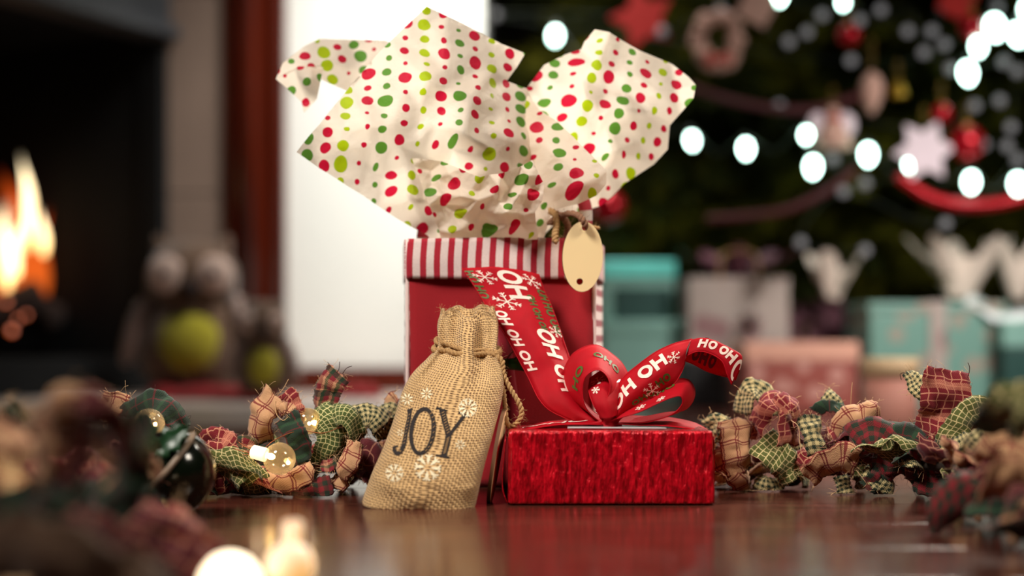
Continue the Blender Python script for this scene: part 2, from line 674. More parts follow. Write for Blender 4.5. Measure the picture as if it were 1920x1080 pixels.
def print_on(name, quads, fmap, mat, parent):
    v, f = [], []
    for q in quads:
        ps = [fmap(p_[0], p_[1]) for p_ in q]
        if any(x is None for x in ps):
            continue
        s0 = len(v)
        v += ps
        f.append(tuple(range(s0, s0 + len(ps))))
    if not v:
        return None
    return tag(mesh(name, v, f, mat, parent, smooth=False), kind='stuff') if False else mesh(name, v, f, mat, parent, smooth=False)


# ================================================================== THE ROOM
n = N('glossy_floor_wood', .2)
co = n.coord('Object', (2.2, 30, 30))
g1 = n.noise(co, 6, 5, .6)
n.base(n.mix(n.ramp(g1, [(.3, 0.), (.7, 1.)]), rgb(50, 24, 18), rgb(90, 46, 36)))
n.put(n.b.inputs['Roughness'], n.math('MULTIPLY_ADD', n.noise(n.coord('Object'), 14, 3), .12, .13))
n.b.inputs['Specular IOR Level'].default_value = .38
n.bump(g1, .04, .001)
M['floor'] = n.m
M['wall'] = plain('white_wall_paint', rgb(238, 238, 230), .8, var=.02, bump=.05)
M['dimwall'] = plain('shaded_alcove_wall', rgb(84, 80, 72), .9, var=.05)  # shade behind the tree put into this dark wall colour
n = N('red_brown_mahogany', .22)
co = n.coord('Object', (30, 30, 1.2))
n.base(n.mix(n.noise(co, 3, 5), rgb(44, 10, 6), rgb(104, 34, 14)))
M['mahogany'] = n.m
M['stone'] = plain('grey_beige_marble', rgb(140, 118, 104), .45, var=.2, scale=9)
M['tile'] = plain('pale_hearth_tile', rgb(186, 170, 160), .4, var=.08, scale=8)
M['grout'] = plain('grey_grout', rgb(110, 100, 94), .9)
M['soot'] = plain('sooty_iron', rgb(4, 4, 4), 1.0, var=.3)
M['iron'] = plain('slate_grey_iron', rgb(74, 76, 80), .5, metal=.3, var=.1)
M['log'] = plain('charred_log', rgb(44, 26, 18), .95, var=.5, scale=60, bump=.6)
M['ember'] = glow('glowing_ember', (1.0, .16, .02), 1.6, .6)

floor = box('floor', (0.2, 1.9, -.02), (4.6, 3.6, .03), M['soot'])
tag(floor, kind='structure')
meshes = {}
yy, k = .12, 0
while yy < 3.55:
    w = .09
    x = -2.1 - (k * .37) % .9
    while x < 2.4:
        x0, x1 = max(x, -2.1), min(x + .9, 2.45)
        if x1 - x0 > .05 and not (x1 < -.15 and yy > 1.6 and yy < 2.4):
            o = box('plank', ((x0 + x1) / 2, yy + w / 2, -.0025), (x1 - x0 - .0006, w - .0006, .005), M['floor'], floor, bevel=.0004)
        x += .9
    yy += w
    k += 1

# tiled hearth, dark wall of the fireplace, stone and wooden uprights, white chimney breast
hearth = box('hearth', (-1.13, 2.06, -.001), (1.94, .99, .008), M['grout'])
tag(hearth, 'pale tiled hearth in front of the black fireplace', 'hearth')
for i in range(5):
    for j in range(3):
        box('tile', (-2.1 + .194 + i * .388, 1.565 + .165 + j * .33, .0036), (.380, .322, .004), M['tile'], hearth, bevel=.001)
wl = box('wall_back', ((P(530, 0, 2.56).x + P(905, 0, 2.56).x) / 2, 2.61, .9), (P(905, 0, 2.56).x - P(530, 0, 2.56).x, .10, 1.8), M['wall'])
tag(wl, kind='structure')
x9 = P(905, 0, 2.56).x
tag(box('wall_side', (x9 - .05, 3.11, .9), (.10, .9, 1.8), M['wall']), kind='structure')
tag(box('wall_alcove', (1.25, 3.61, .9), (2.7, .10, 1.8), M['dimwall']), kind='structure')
bx0, bx1 = P(530, 0, 2.55).x, P(905, 0, 2.55).x
sk = empty('baseboard_back', ((bx0 + bx1) / 2, 2.55, 0), kind='structure')
box('board', ((bx0 + bx1) / 2, 2.545, .020), (bx1 - bx0, .022, .040), M['mahogany'], sk, bevel=.003)
box('moulding', ((bx0 + bx1) / 2, 2.548, .044), (bx1 - bx0, .014, .010), M['mahogany'], sk, bevel=.003)

# wooden pilaster with mouldings
x0, x1 = P(424, 0, 2.52).x, P(532, 0, 2.52).x
pil = empty('trim_1', ((x0 + x1) / 2, 2.54, 0), kind='structure')
box('backing_board', ((x0 + x1) / 2, 2.57, .9), (x1 - x0, .08, 1.8), M['mahogany'], pil, bevel=.004)
for fx, r_ in ((.36, .019), (.86, .009)):
    xx = x0 + (x1 - x0) * fx
    v, f = tube_data([V((xx, 2.532, z)) for z in (.0, .6, 1.2, 1.8)], r_, 20)
    mesh('rounded_moulding', v, f, M['mahogany'], pil)
x0, x1 = P(297, 0, 2.54).x, P(424, 0, 2.54).x
st = empty('trim_2', ((x0 + x1) / 2, 2.56, 0), kind='structure')
for i in range(5):
    box('marble_slab', ((x0 + x1) / 2, 2.595, .18 + .36 * i), (x1 - x0 - .001, .09, .358), M['stone'], st, bevel=.002)

# the fireplace: a black insert set at an angle, hood, firebox
A, B = P(-300, 0, 1.98), P(298, 0, 2.56)
A.z = B.z = 0
d = (B - A).normalized()
nn_ = V((-d.y, d.x, 0))
fp = empty('fireplace', (A + B) / 2, 'black iron fireplace insert with sloping grey hood, left of the marble upright', 'fireplace')
rz = math.atan2(d.y, d.x)
Lw = (B - A).length
rot = Matrix.Rotation(rz, 3, 'Z')
def fpb(name, s, z, ls, t, hz, off, mat, bevel=.003):
    c = A + d * s + nn_ * off
    return box(name, (c.x, c.y, z), (ls, t, hz), mat, fp, rotz=rz, bevel=bevel)
ztop = .096 + 556 / F * 2.55
fpb('hood', Lw / 2, ztop + .20, Lw, .05, .34, -.005, M['iron'], .006)
fpb('hood_lip', Lw / 2, ztop + .018, Lw + .002, .075, .026, -.015, M['iron'], .006)
fpb('frame_upright', Lw - .013, ztop / 2, .022, .05, ztop, 0, M['soot'])
fpb('frame_upright', .02, ztop / 2, .04, .05, ztop, 0, M['soot'])
fpb('firebox_back', Lw / 2, ztop / 2, Lw, .02, ztop + .04, .42, M['soot'])
fpb('firebox_side', Lw - .01, ztop / 2, .02, .42, ztop + .04, .21, M['soot'])
fpb('firebox_side', .01, ztop / 2, .02, .42, ztop + .04, .21, M['soot'])
fpb('firebox_floor', Lw / 2, .012, Lw, .40, .02, .22, M['soot'])
fpb('firebox_top', Lw / 2, ztop + .03, Lw, .42, .02, .22, M['soot'])
fpb('grate', Lw / 2, .055, Lw * .8, .18, .012, .20, M['soot'])
for s_ in (.30, .5, .7, .85):
    fpb('grate_foot', Lw * s_, .03, .012, .16, .05, .20, M['soot'])
fpb('lower_bar', Lw / 2, .035, Lw, .03, .07, 0, M['soot'])

for i, (a, b, r_, lb) in enumerate((((-60, 600, 2.50), (80, 560, 2.56), .034, 'charred log lying across the front of the grate under the flames'),
                                    ((-40, 560, 2.62), (110, 600, 2.60), .030, 'charred log at the back of the grate, its right end glowing'))):
    a, b = P(*a), P(*b)
    pts = [a.lerp(b, t / 8) + V((0, 0, .006 * noise.noise(V((t * .7, i, 0))))) for t in range(9)]
    v, f = tube_data(pts, lambda t: r_ * (1 + .12 * math.sin(9 * t + i)), 14)
    lg = mesh('log', v, f, M['log'])
    tag(lg, lb, 'log', 'logs on the grate')
    rr = random.Random(i)
    for k in range(2):
        c = a.lerp(b, .55 + .25 * k) + V((.005, -r_ * .9, .01 - .02 * k))
        lathe('ember', [(max(.004 * math.sin(PI * q / 6), 1e-6), .007 * q / 6 * 2 - .007) for q in range(7)], M['ember'], lg, 10, c, (1, .2, .4))

# flames: bodies that glow, orange outside and pale yellow within
def flame_mat(name, c, s, top):
    n = N(name)
    gz = n.sep(n.coord('Generated'))[2]
    cc = n.mix(gz, c, top)
    em = n.n('ShaderNodeEmission')
    n.put(em.inputs[0], cc)
    em.inputs[1].default_value = s
    tp = n.n('ShaderNodeBsdfTransparent')
    lw = n.n('ShaderNodeLayerWeight')
    lw.inputs[0].default_value = .35
    mm = n.n('ShaderNodeMixShader')
    fz = n.math('MULTIPLY', n.math('SUBTRACT', 1.0, lw.outputs['Facing']), n.ramp(gz, [(0, .35), (.25, .9), (.75, .6), (1, 0.)]), clamp=True)
    n.put(mm.inputs[0], fz)
    n.t.links.new(tp.outputs[0], mm.inputs[1])
    n.t.links.new(em.outputs[0], mm.inputs[2])
    n.t.links.new(mm.outputs[0], n.out.inputs[0])
    return n.m
M['flame_out'] = flame_mat('orange_flame', (1.0, .17, .02), .9, (.9, .10, .01))
M['flame_in'] = flame_mat('pale_flame', (1.0, .60, .20), 5.0, (1.0, .82, .52))
fire = empty('fire', P(45, 560, 2.56), 'orange and pale yellow log fire burning at the left edge', 'fire')
def flame(px, y0, y1, w, mat, Y, ph, name='flame'):
    pts, m = [], 14
    for i in range(m):
        t = i / (m - 1)
        pts.append(P(px + w * .45 * math.sin(t * 4.2 + ph) * t, y0 + (y1 - y0) * t, Y + .01 * math.sin(5 * t + ph)))
    k = w * Y / F / 2
    v, f = tube_data(pts, lambda t: max(k * (math.sin(PI * min(1, t * .9 + .12)) ** .8) * (1 - t) ** .35, .0006), 14)
    return mesh(name, v, f, M[mat], fire)
flame(34, 585, 310, 84, 'flame_out', 2.60, .2)
flame(2, 590, 350, 84, 'flame_out', 2.58, 1.9)
flame(82, 555, 385, 38, 'flame_out', 2.56, 3.0)
flame(50, 470, 285, 27, 'flame_in', 2.53, .2, 'flame_core')
flame(14, 545, 370, 26, 'flame_in', 2.52, 2.2, 'flame_core')
flame(82, 480, 388, 18, 'flame_in', 2.52, 1.2, 'flame_core')
flame(30, 520, 410, 26, 'flame_in', 2.54, 3.4, 'flame_core')
e = lathe('ember', sph(.006, 6), M['ember'], fire, 10, P(22, 620, 2.5))
for (px, py) in ((14, 604), (34, 598), (50, 590)):
    lathe('ember', sph(.004, 6), M['ember'], fire, 8, P(px, py, 2.52))

# ------------------------------------------------------------------ plush owls on the hearth
M['plush'] = plain('brown_plush', rgb(92, 66, 46), 1.0, var=.25, scale=120, bump=.8, bscale=900, sheen=.4)
M['plushgrey'] = plain('greyish_plush', rgb(140, 116, 106), 1.0, var=.15, scale=120, bump=.8, bscale=900, sheen=.4)
M['plushlime'] = plain('lime_plush', rgb(158, 148, 30), 1.0, var=.12, scale=120, bump=.8, bscale=900, sheen=.2)
M['plushdark'] = plain('dark_beak_felt', rgb(34, 18, 14), .9)
M['plusheye'] = plain('pale_eye_felt', rgb(206, 178, 164), .9)
M['beads'] = plain('dark_red_beads', rgb(70, 5, 14), .7)
M['redfelt'] = plain('red_plush', rgb(120, 12, 16), .95, bump=.4)

def blob(name, c, r3, mat, parent, nx=20, pw=1.0, taper=0.0, rot=None, rough=.0):
    prof, v, f = [], [], []
    nn = 14
    for i in range(nn + 1):
        q = PI * i / nn
        for k in range(nx):
            a = 2 * PI * k / nx
            z = -math.cos(q)
            rr_ = math.sin(q) ** pw * (1 - taper * z)
            p_ = V((r3[0] * rr_ * math.cos(a), r3[1] * rr_ * math.sin(a), r3[2] * z))
            if rough:
                p_ *= 1 + rough * noise.noise(p_ * 60)
            if rot:
                p_ = rot @ p_
            v.append(V(c) + p_)
    for i in range(nn):
        for k in range(nx):
            f.append((i * nx + k, i * nx + (k + 1) % nx, (i + 1) * nx + (k + 1) % nx, (i + 1) * nx + k))
    return mesh(name, v, f, mat, parent)

def owl(px, base, wpx, hpx, Y, label, yaw=0):
    s = Y / F
    c = P(px, base, Y)
    c.z = .006
    w, h = wpx * s, hpx * s
    o = empty('plush_owl', c, label, 'toy', 'plush owls on the hearth')
    blob('body', c + V((0, 0, h * .34)), (w * .44, w * .34, h * .34), M['plush'], o, pw=.75, taper=.12, rough=.03)
    hd = blob('head', c + V((0, -.004, h * .74)), (w * .37, w * .30, h * .25), M['plush'], o, pw=.8, rough=.03)
    for sg in (-1, 1):
        blob('ear_tuft', c + V((sg * w * .25, -.005, h * .95)), (w * .07, w * .06, h * .09), M['plush'], o, taper=.5, rot=Matrix.Rotation(sg * .4, 3, 'Y'))
        ec = c + V((sg * w * .19 + w * .02 + yaw * w, -w * .29, h * .77))
        e = blob('eye', ec, (w * .145, w * .035, w * .145), M['plusheye'], o)
        lathe('pupil', sph(w * .035, 8), M['plushdark'], e, 12, ec + V((0, -w * .04, 0)))
        blob('wing', c + V((sg * w * .44, -w * .06, h * .42)), (w * .085, w * .16, h * .24), M['plushgrey'], o, rot=Matrix.Rotation(-sg * .30, 3, 'Y'), rough=.05)
        blob('foot', c + V((sg * w * .16, -w * .28, h * .03)), (w * .13, w * .15, h * .045), M['redfelt'], o)
    blob('beak', c + V((w * .04 + yaw * w, -w * .34, h * .66)), (w * .06, w * .06, h * .075), M['plushdark'], o, taper=-.5)
    blob('belly', c + V((w * .02, -w * .20, h * .33)), (w * .27, w * .18, h * .20), M['plushlime'], o, pw=.7)
    return o
owl(362, 747, 232, 292, 2.36, 'large brown plush owl with pale round eyes and lime belly, by the fireplace', .02)
owl(496, 758, 122, 190, 2.15, 'small brown plush owl with lime belly, to the right of the large owl', 0)
# red cloth at the owls' feet
def cloth_heap(name, px0, px1, base, hpx, Y, label, cat, mat='redfelt', seed=0):
    s = Y / F
    rows = []
    for i in range(9):
        r_ = []
        for j in range(26):
            t = j / 25
            px = px0 + (px1 - px0) * t
            e_ = math.sin(PI * t) ** .6 * math.sin(PI * min(1, i / 8 * .98 + .01)) ** .7
            z = hpx * s * e_ * (.7 + .5 * noise.noise(V((t * 6, i * .4, seed)))) + .007
            p_ = P(px, base, Y)
            r_.append(V((p_.x, Y - .05 + .012 * i, max(z, .0065))))
        rows.append(r_)
    o = grid(name, rows, M[mat], solid=.001)
    return tag(o, label, cat)
cloth_heap('red_cloth', 296, 500, 750, 34, 2.22, 'red cloth lying rumpled in front of the plush owls', 'cloth')
cloth_heap('red_cloth', 626, 716, 748, 34, 2.30, 'small red cloth lying below the white wall', 'cloth', seed=5)

# ------------------------------------------------------------------ the Christmas tree
M['needle'] = plain('fir_needles', rgb(56, 54, 8), 1.0, var=.5, scale=8)
M['needle2'] = plain('dark_fir_needles', rgb(26, 30, 6), 1.0, var=.4, scale=8)
M['bark'] = plain('fir_bark', rgb(70, 46, 30), .95, bump=.5)
TC = V((.62, 2.82, 0))
ZT, ZB, RB = 2.25, .20, .80
def tree_r(z):
    return RB * max(.02, (ZT - z) / (ZT - ZB)) ** .55
tree = empty('christmas_tree', TC, 'tall bushy green fir tree hung with lights and ornaments', 'tree')
v, f = tube_data([TC + V((0, 0, z)) for z in (.0, .5, 1.1, 1.7, 2.22)], lambda t: .035 * (1 - .85 * t), 14)
mesh('trunk', v, f, M['bark'], tree)
def branch_mesh(seed, mat):
    rr = random.Random(seed)
    v, f = [], []
    def twig(a, dr, L, rad, depth):
        m = 7
        pts = [a + dr * L * i / (m - 1) + V((0, 0, -.10 * L * (i / (m - 1)) ** 2)) for i in range(m)]
        tube_data(pts, lambda t: rad * (1 - .7 * t), 4, v, f)
        cnt = int(L * 620)
        side = dr.cross(V((0, 0, 1))).normalized()
        upv = side.cross(dr)
        for k in range(cnt):
            t = rr.random()
            b = a + dr * L * t + V((0, 0, -.10 * L * t * t))
            q = rr.uniform(0, 2 * PI)
            o = (side * math.cos(q) + upv * math.sin(q)) * .9 + dr * .7
            o = o.normalized() * rr.uniform(.018, .030)
            w = dr.cross(o).normalized() * .0015
            s0 = len(v)
            v.extend([b - w, b + w, b + o])
            f.append((s0, s0 + 1, s0 + 2))
        if depth:
            for k in range(9):
                t = .18 + .09 * k
                sg = 1 if k % 2 else -1
                b = a + dr * L * t
                dd_ = (dr + side * sg * rr.uniform(.7, 1.1) + V((0, 0, rr.uniform(-.35, .1)))).normalized()
                twig(b, dd_, L * (1 - t) * rr.uniform(.5, .75) + .03, rad * .5, 0)
    twig(V(), V((1, 0, 0)), 1.0 * .5, .004, 1)
    me = bpy.data.meshes.new('branch')
    me.from_pydata([tuple(x) for x in v], [], f)
    me.materials.append(mat)
    return me
for k_ in ('needle', 'needle2'):
    M[k_].node_tree.nodes['Principled BSDF'].inputs['Specular IOR Level'].default_value = .05
bm_ = [branch_mesh(3 + k, M['needle'] if k % 2 else M['needle2']) for k in range(4)]
rr = random.Random(11)
cnt = 0
z = ZB + .02
levels = []
while z < 2.1 and cnt < 290:
    r_ = tree_r(z)
    m = max(5, int((26 if z < .95 else 14) * r_ / RB))
    for k in range(m):
        if cnt >= 292:
            break
        a = 2 * PI * (k + rr.random() * .7) / m + z * 7
        s = r_ * rr.uniform(.86, 1.06) / .5
        o = bpy.data.objects.new('branch', bm_[rr.randrange(4)])
        COL.objects.link(o)
        o.parent = tree
        o.location = V((0, 0, z + rr.uniform(-.02, .02)))
        o.rotation_euler = (rr.uniform(-.5, .5), rr.uniform(-.02, .22), a)
        o.scale = (s, s * .9, s * .9)
        cnt += 1
    z += .082 if z < .9 else .26

def on_tree(px, py, out=.03):
    for i in range(400):
        Y = 1.9 + i * .004
        p_ = P(px, py, Y)
        if (V((p_.x, p_.y, 0)) - TC).length < tree_r(max(p_.z, ZB)) * 1.0 + out:
            return p_
    Y = TC.y - .35
    return P(px, py, Y)

M['bulb_on'] = glow('lit_cool_white_bulb', (.66, 1.0, .86), 15, .02)
M['glint'] = glow('glint_glow', (.85, .80, .82), .19, .05, .08)  # weak glow in place of reflections off the ornaments
M['wiregreen'] = plain('dark_green_wire', rgb(14, 26, 14), .6)
bulbs = [[(1042, 68, 1.15), (1200, 190, 0), (1296, 266, 1), (1398, 280, 1.1), (1512, 257, .9), (1525, 313, 1.2), (1627, 290, 1.2), (1705, 313, .9), (1821, 342, 1.15), (1907, 345, 1.2)],
         [(1462, -8, 1.2), (1581, 10, .8), (1700, 40, 0), (1812, 136, 1.3), (1834, 89, 1.1), (1862, 48, 1.5), (1905, 64, 1.3), (1925, 20, 1.2)]]
for si, lst in enumerate(bulbs):
    pts = [on_tree(a, b, .04) for a, b, _ in lst]
    t = empty('tree_light_string', pts[0], ('lower', 'upper')[si] + ' string of glowing cool-white bulbs on the fir tree' + (', crossing it at middle height' if si == 0 else ', near the top right corner'), 'string lights', 'string lights on the tree')
    mid = []
    for i, p_ in enumerate(pts):
        mid.append(p_ + V((0, 0, .018)))
        if i < len(pts) - 1:
            mid.append((p_ + pts[i + 1]) / 2 + V((0, .01, -.01)))
    tube('wire', mid, .0013, M['wiregreen'], t, n=90, seg=6)
    for (a, b, s), p_ in zip(lst, pts):
        if s <= 0:
            continue
        tl = V((.10 * math.sin(a), -.25, -1))
        s *= .0075
        bu = lathe('bulb', [(s * .45, 0), (s * .75, s * .4), (s * .95, s), (s, s * 1.5), (s * .85, s * 2.1), (s * .45, s * 2.8), (1e-6, s * 3.1)], M['bulb_on'], t, 14, p_ + V((0, 0, .012)), tl)
        lathe('bulb_socket', [(s * .5, -s * 1.3), (s * .55, 0), (s * .5, s * .3)], M['wiregreen'], bu, 10, p_ + V((0, 0, .012)), tl)
dim = [(1512, 62), (1540, 30), (1610, 40), (1478, 80), (1594, 115), (1700, 60), (1730, 100), (1560, 298), (1745, 245), (1842, 272), (1886, 275), (1893, 240), (1872, 190), (1780, 130), (1768, 85), (1905, 135), (1866, 15), (1765, 15), (1880, 118), (1745, 60), (930, 30), (1460, 200), (1350, 20), (1905, 300), (1825, 200), (1650, 20),
       (1620, 345), (1580, 360), (1240, 60), (1180, 30), (1500, 455), (1620, 470), (1770, 420)]
t = empty('glint_string', on_tree(1600, 100), 'added faint glowing beads standing in for reflections off ornaments on the fir tree', 'string lights')  # added string: its glowing beads imitate reflections in the ornaments
pp = sorted([(b // 90, (a if (b // 90) % 2 else -a), a, b) for a, b in dim])
pts = [on_tree(a, b, .03) for _, _, a, b in pp]
tube('wire', pts, .0008, M['wiregreen'], t, n=220, seg=5)
for p_ in pts:
    lathe('glint_bead', sph(.0075, 8), M['glint'], t, 12, p_ + V((0, -.006, 0)))

# ornaments
M['bauble'] = plain('glossy_red_bauble', rgb(170, 6, 26), .18, metal=.5, var=.05)
M['gold'] = plain('gold_cap', rgb(190, 150, 50), .3, metal=.8)
M['cream_orn'] = plain('cream_salt_dough', rgb(190, 150, 134), .8, bump=.3)
M['white_orn'] = plain('white_glitter', rgb(216, 200, 208), .7, bump=.4)
M['red_orn'] = plain('red_wool_felt', rgb(170, 30, 24), .85, bump=.3)
M['cord'] = plain('thin_gold_cord', rgb(150, 120, 50), .7)

def hanger(p_, parent, top=.03):
    tube('hanging_loop', [p_, p_ + V((.003, 0, top * .5)), p_ + V((0, 0, top)), p_ + V((-.003, 0, top * .5)), p_], .0005, M['cord'], parent, n=12, seg=5)

for px, py, r_, lb in ((1141, 388, .026, 'glossy red bauble hanging low on the tree just right of the tissue paper'),
                       (1812, 268, .025, 'largest glossy red bauble on the right of the tree, beside the white snowflake'),
                       (1765, 214, .015, 'small glossy red bauble above the white snowflake'),
                       (1822, 50, .018, 'red bauble near the top right corner beside the bright bulbs'),
                       (1592, 66, .017, 'dim red bauble high in the middle of the tree')):
    p_ = on_tree(px, py, .05)
    o = empty('bauble', p_, lb, 'ornament', 'red baubles on the tree')
    lathe('ball', sph(r_, 12), M['bauble'], o, 24, p_)
    lathe('cap', [(r_ * .26, r_ * .93), (r_ * .26, r_ * 1.15), (1e-6, r_ * 1.17)], M['gold'], o, 12, p_)
    hanger(p_ + V((0, 0, r_ * 1.15)), o)

p_ = on_tree(1345, 75, .06)
o = empty('wreath_ornament', p_, 'pinkish white ring-shaped wreath ornament with a red bow at its foot', 'ornament')
ring = [p_ + V((math.sin(2 * PI * k / 24) * .028, 0, math.cos(2 * PI * k / 24) * .035)) for k in range(25)]
rr = random.Random(4)
v, f = [], []
for q in ring[:-1]:
    for j in range(3):
        c = q + V([rr.uniform(-.006, .006) for _ in range(3)])
        s0 = len(v)
        for i in range(5):
            for k in range(8):
                a = PI * i / 4
                b = 2 * PI * k / 8
                v.append(c + V((math.sin(a) * math.cos(b), math.sin(a) * math.sin(b), math.cos(a))) * .0085)
        for i in range(4):
            for k in range(8):
                f.append((s0 + i * 8 + k, s0 + i * 8 + (k + 1) % 8, s0 + (i + 1) * 8 + (k + 1) % 8, s0 + (i + 1) * 8 + k))
mesh('ring', v, f, M['cream_orn'], o)
for sg in (-1, 1):
    tube('bow_loop', [p_ + V((0, -.01, -.03)), p_ + V((sg * .014, -.012, -.024)), p_ + V((sg * .016, -.012, -.036)), p_ + V((0, -.01, -.032))], .003, M['red_orn'], o, n=14, seg=8)
hanger(p_ + V((0, 0, .04)), o)

def star_orn(px, py, r_, arms, inner, mat, name, label, thick=.006, rot=0.3, out=.05):
    p_ = on_tree(px, py, out)
    v, f = [], []
    m = arms * 2
    for s_ in (-1, 1):
        for k in range(m):
            q = r_ if k % 2 == 0 else r_ * inner
            a = rot + PI * k / arms
            v.append(p_ + V((q * math.cos(a), s_ * thick / 2, q * math.sin(a))))
    f.append(tuple(range(m)))
    f.append(tuple(reversed(range(m, 2 * m))))
    for k in range(m):
        f.append((k, (k + 1) % m, m + (k + 1) % m, m + k))
    o = empty(name, p_, label, 'ornament')
    mesh('body', v, f, M[mat], o, smooth=False, bevel=.0012)
    hanger(p_ + V((0, 0, r_ * .8)), o)
    return o
star_orn(1205, 35, .050, 5, .52, 'red_orn', 'star_ornament', 'bright red felt star high on the left side of the tree', rot=.6)
star_orn(1420, 12, .032, 4, .72, 'cream_orn', 'cookie_ornament', 'pale cookie-like ornament at the top edge, right of the wreath', .01)
star_orn(1733, 283, .043, 6, .58, 'white_orn', 'snowflake_ornament', 'large white snowflake ornament left of the red baubles', .006, .1)
star_orn(1795, 2, .030, 4, .75, 'red_orn', 'felt_ornament', 'peach-red felt ornament cut by the top edge', .008)
p_ = on_tree(1634, 172, .05)
o = empty('drop_ornament', p_, 'cream drop-shaped ornament hanging mid-tree', 'ornament')
lathe('drop', [(1e-6, -.034), (.008, -.026), (.015, -.010), (.017, .006), (.013, .020), (.004, .028), (1e-6, .030)], M['cream_orn'], o, 18, p_)
hanger(p_ + V((0, 0, .03)), o, .05)
p_ = on_tree(1684, 166, .05)
o = empty('bell_ornament', p_, 'little gold bell right of the cream drop ornament', 'ornament')
lathe('bell', [(.013, -.012), (.012, -.008), (.009, .002), (.006, .010), (1e-6, .013)], M['gold'], o, 16, p_)
hanger(p_ + V((0, 0, .012)), o)
p_ = on_tree(1562, 238, .05)
o = empty('angel_ornament', p_, 'beige angel ornament with a red scarf above the row of bulbs', 'ornament')
lathe('gown', [(.027, -.03), (.022, -.012), (.012, .008), (1e-6, .014)], M['cream_orn'], o, 16, p_)
lathe('head', sph(.010, 8), M['cream_orn'], o, 12, p_ + V((0, 0, .020)))
lathe('scarf', [(.011, .008), (.013, .011), (.011, .014)], M['red_orn'], o, 14, p_)
for sg in (-1, 1):
    blob('wing', p_ + V((sg * .02, .006, .004)), (.014, .003, .018), M['white_orn'], o)
hanger(p_ + V((0, 0, .03)), o)

def bead_garland(pxs, label, r_=.0052, n=60, mat='beads'):
    pts = [on_tree(a, b, .05) for a, b in pxs]
    ps = curve(pts, n)
    o = empty('bead_garland', pts[0], label, 'garland')
    v, f = [], []
    for c in ps:
        s0 = len(v)
        for i in range(5):
            for k in range(7):
                a, b = PI * i / 4, 2 * PI * k / 7
                v.append(c + V((math.sin(a) * math.cos(b), math.sin(a) * math.sin(b), math.cos(a))) * r_)
        for i in range(4):
            for k in range(7):
                f.append((s0 + i * 7 + k, s0 + i * 7 + (k + 1) % 7, s0 + (i + 1) * 7 + (k + 1) % 7, s0 + (i + 1) * 7 + k))
    mb = mesh('red_beads', v, f, M[mat], o)
    mb['kind'] = 'stuff'
    tube('bead_string', ps, .0008, M['wiregreen'], o, n=n, seg=5)
bead_garland([(1690, 335), (1740, 368), (1800, 384), (1870, 382), (1930, 368)], 'bright red bead garland sagging below the bulbs at the right edge', .0085, 48, 'bauble')
bead_garland([(1300, 165), (1370, 188), (1450, 203), (1530, 204), (1610, 180)], 'dark red bead garland sagging right of the tissue paper', .006, 50)
bead_garland([(1330, 410), (1400, 405), (1480, 392), (1560, 352), (1600, 320)], 'dim red bead garland low in the middle of the tree', .006, 50)

# ------------------------------------------------------------------ presents under the tree
def wrap(name, c, w='none', c2=None, **k):
    if c2 is None:
        return plain(name, c, .45, **k)
    n = N(name, .45)
    vv = n.n('ShaderNodeTexVoronoi')
    n.put(vv.inputs['Vector'], n.coord('Object'))
    vv.inputs['Scale'].default_value = k.get('scale', 30)
    n.base(n.mix(n.ramp(vv.outputs['Distance'], [(.30, 1.), (.40, 0.)]), c, c2))
    return n.m
M['teal'] = wrap('teal_paper', rgb(104, 146, 134), c2=rgb(150, 140, 126), scale=24)
M['tealplain'] = plain('teal_card', rgb(120, 164, 152), .5)
M['tealdark'] = plain('dark_teal_card', rgb(20, 64, 58), .5)
M['cyan'] = plain('bright_cyan_foil', rgb(120, 235, 222), .3, metal=.1)
M['greyw'] = wrap('grey_white_paper', rgb(164, 150, 142), c2=rgb(136, 100, 100), scale=18)
M['plum'] = wrap('plum_tissue', rgb(88, 48, 60), c2=rgb(130, 90, 100), scale=60)
M['pinkpat'] = wrap('red_pink_patterned_paper', rgb(150, 76, 66), c2=rgb(196, 142, 130), scale=34)
M['pinktan'] = plain('tan_pink_lid', rgb(214, 158, 136), .6)
M['pink'] = plain('pink_card', rgb(206, 140, 122), .6)
M['creamlid'] = plain('cream_lid', rgb(240, 206, 160), .5)
M['whitet'] = plain('white_tissue', rgb(222, 204, 190), .8)
M['whites'] = plain('white_satin', rgb(232, 240, 240), .25)
M['blackc'] = plain('black_card', rgb(10, 10, 12), .6)

def pbox(px0, px1, ytop, Y, depth, body, lid, label, lidh=.2, name='gift_box', ybase=None, ribbon=None, group='presents under the tree', rz=0):
    s = Y / F
    w = (px1 - px0) * s
    zt = H - (ytop - 640) * s
    zb = 0.0005 if ybase is None else H - (ybase - 640) * s
    cx = P((px0 + px1) / 2, 0, Y).x
    c = V((cx, Y + depth / 2, zb))
    h = zt - zb
    o = empty(name, c, label, 'gift', group)
    box('box', c + V((0, 0, h * (1 - lidh) / 2)), (w * .97, depth * .97, h * (1 - lidh)), M[body], o, bevel=.003, rotz=rz)
    if lidh:
        box('lid', c + V((0, 0, h * (1 - lidh / 2) - .0005)), (w, depth, h * lidh), M[lid], o, bevel=.003, rotz=rz)
    if ribbon:
        box('ribbon_band', c + V((0, 0, h / 2)), (w * .12, depth * 1.012, h * 1.012), M[ribbon], o, bevel=.001, rotz=rz)
    return o
pbox(1130, 1290, 600, 2.16, .14, 'tealplain', 'tealplain', 'pale teal gift box at the bottom of the stack right of the red bag', .15)
s_ = pbox(1128, 1268, 488, 2.18, .12, 'tealplain', 'cyan', 'teal gift box with a bright cyan lid, on top of the pale teal box', .28, ybase=599.3)
q = P(1205, 575, 2.178)
box('dark_panel', q, (.085, .004, .058), M['tealdark'], s_, bevel=.001)
pbox(1282, 1362, 672, 2.05, .10, 'blackc', 'blackc', 'low black gift box in front of the teal boxes', .25)

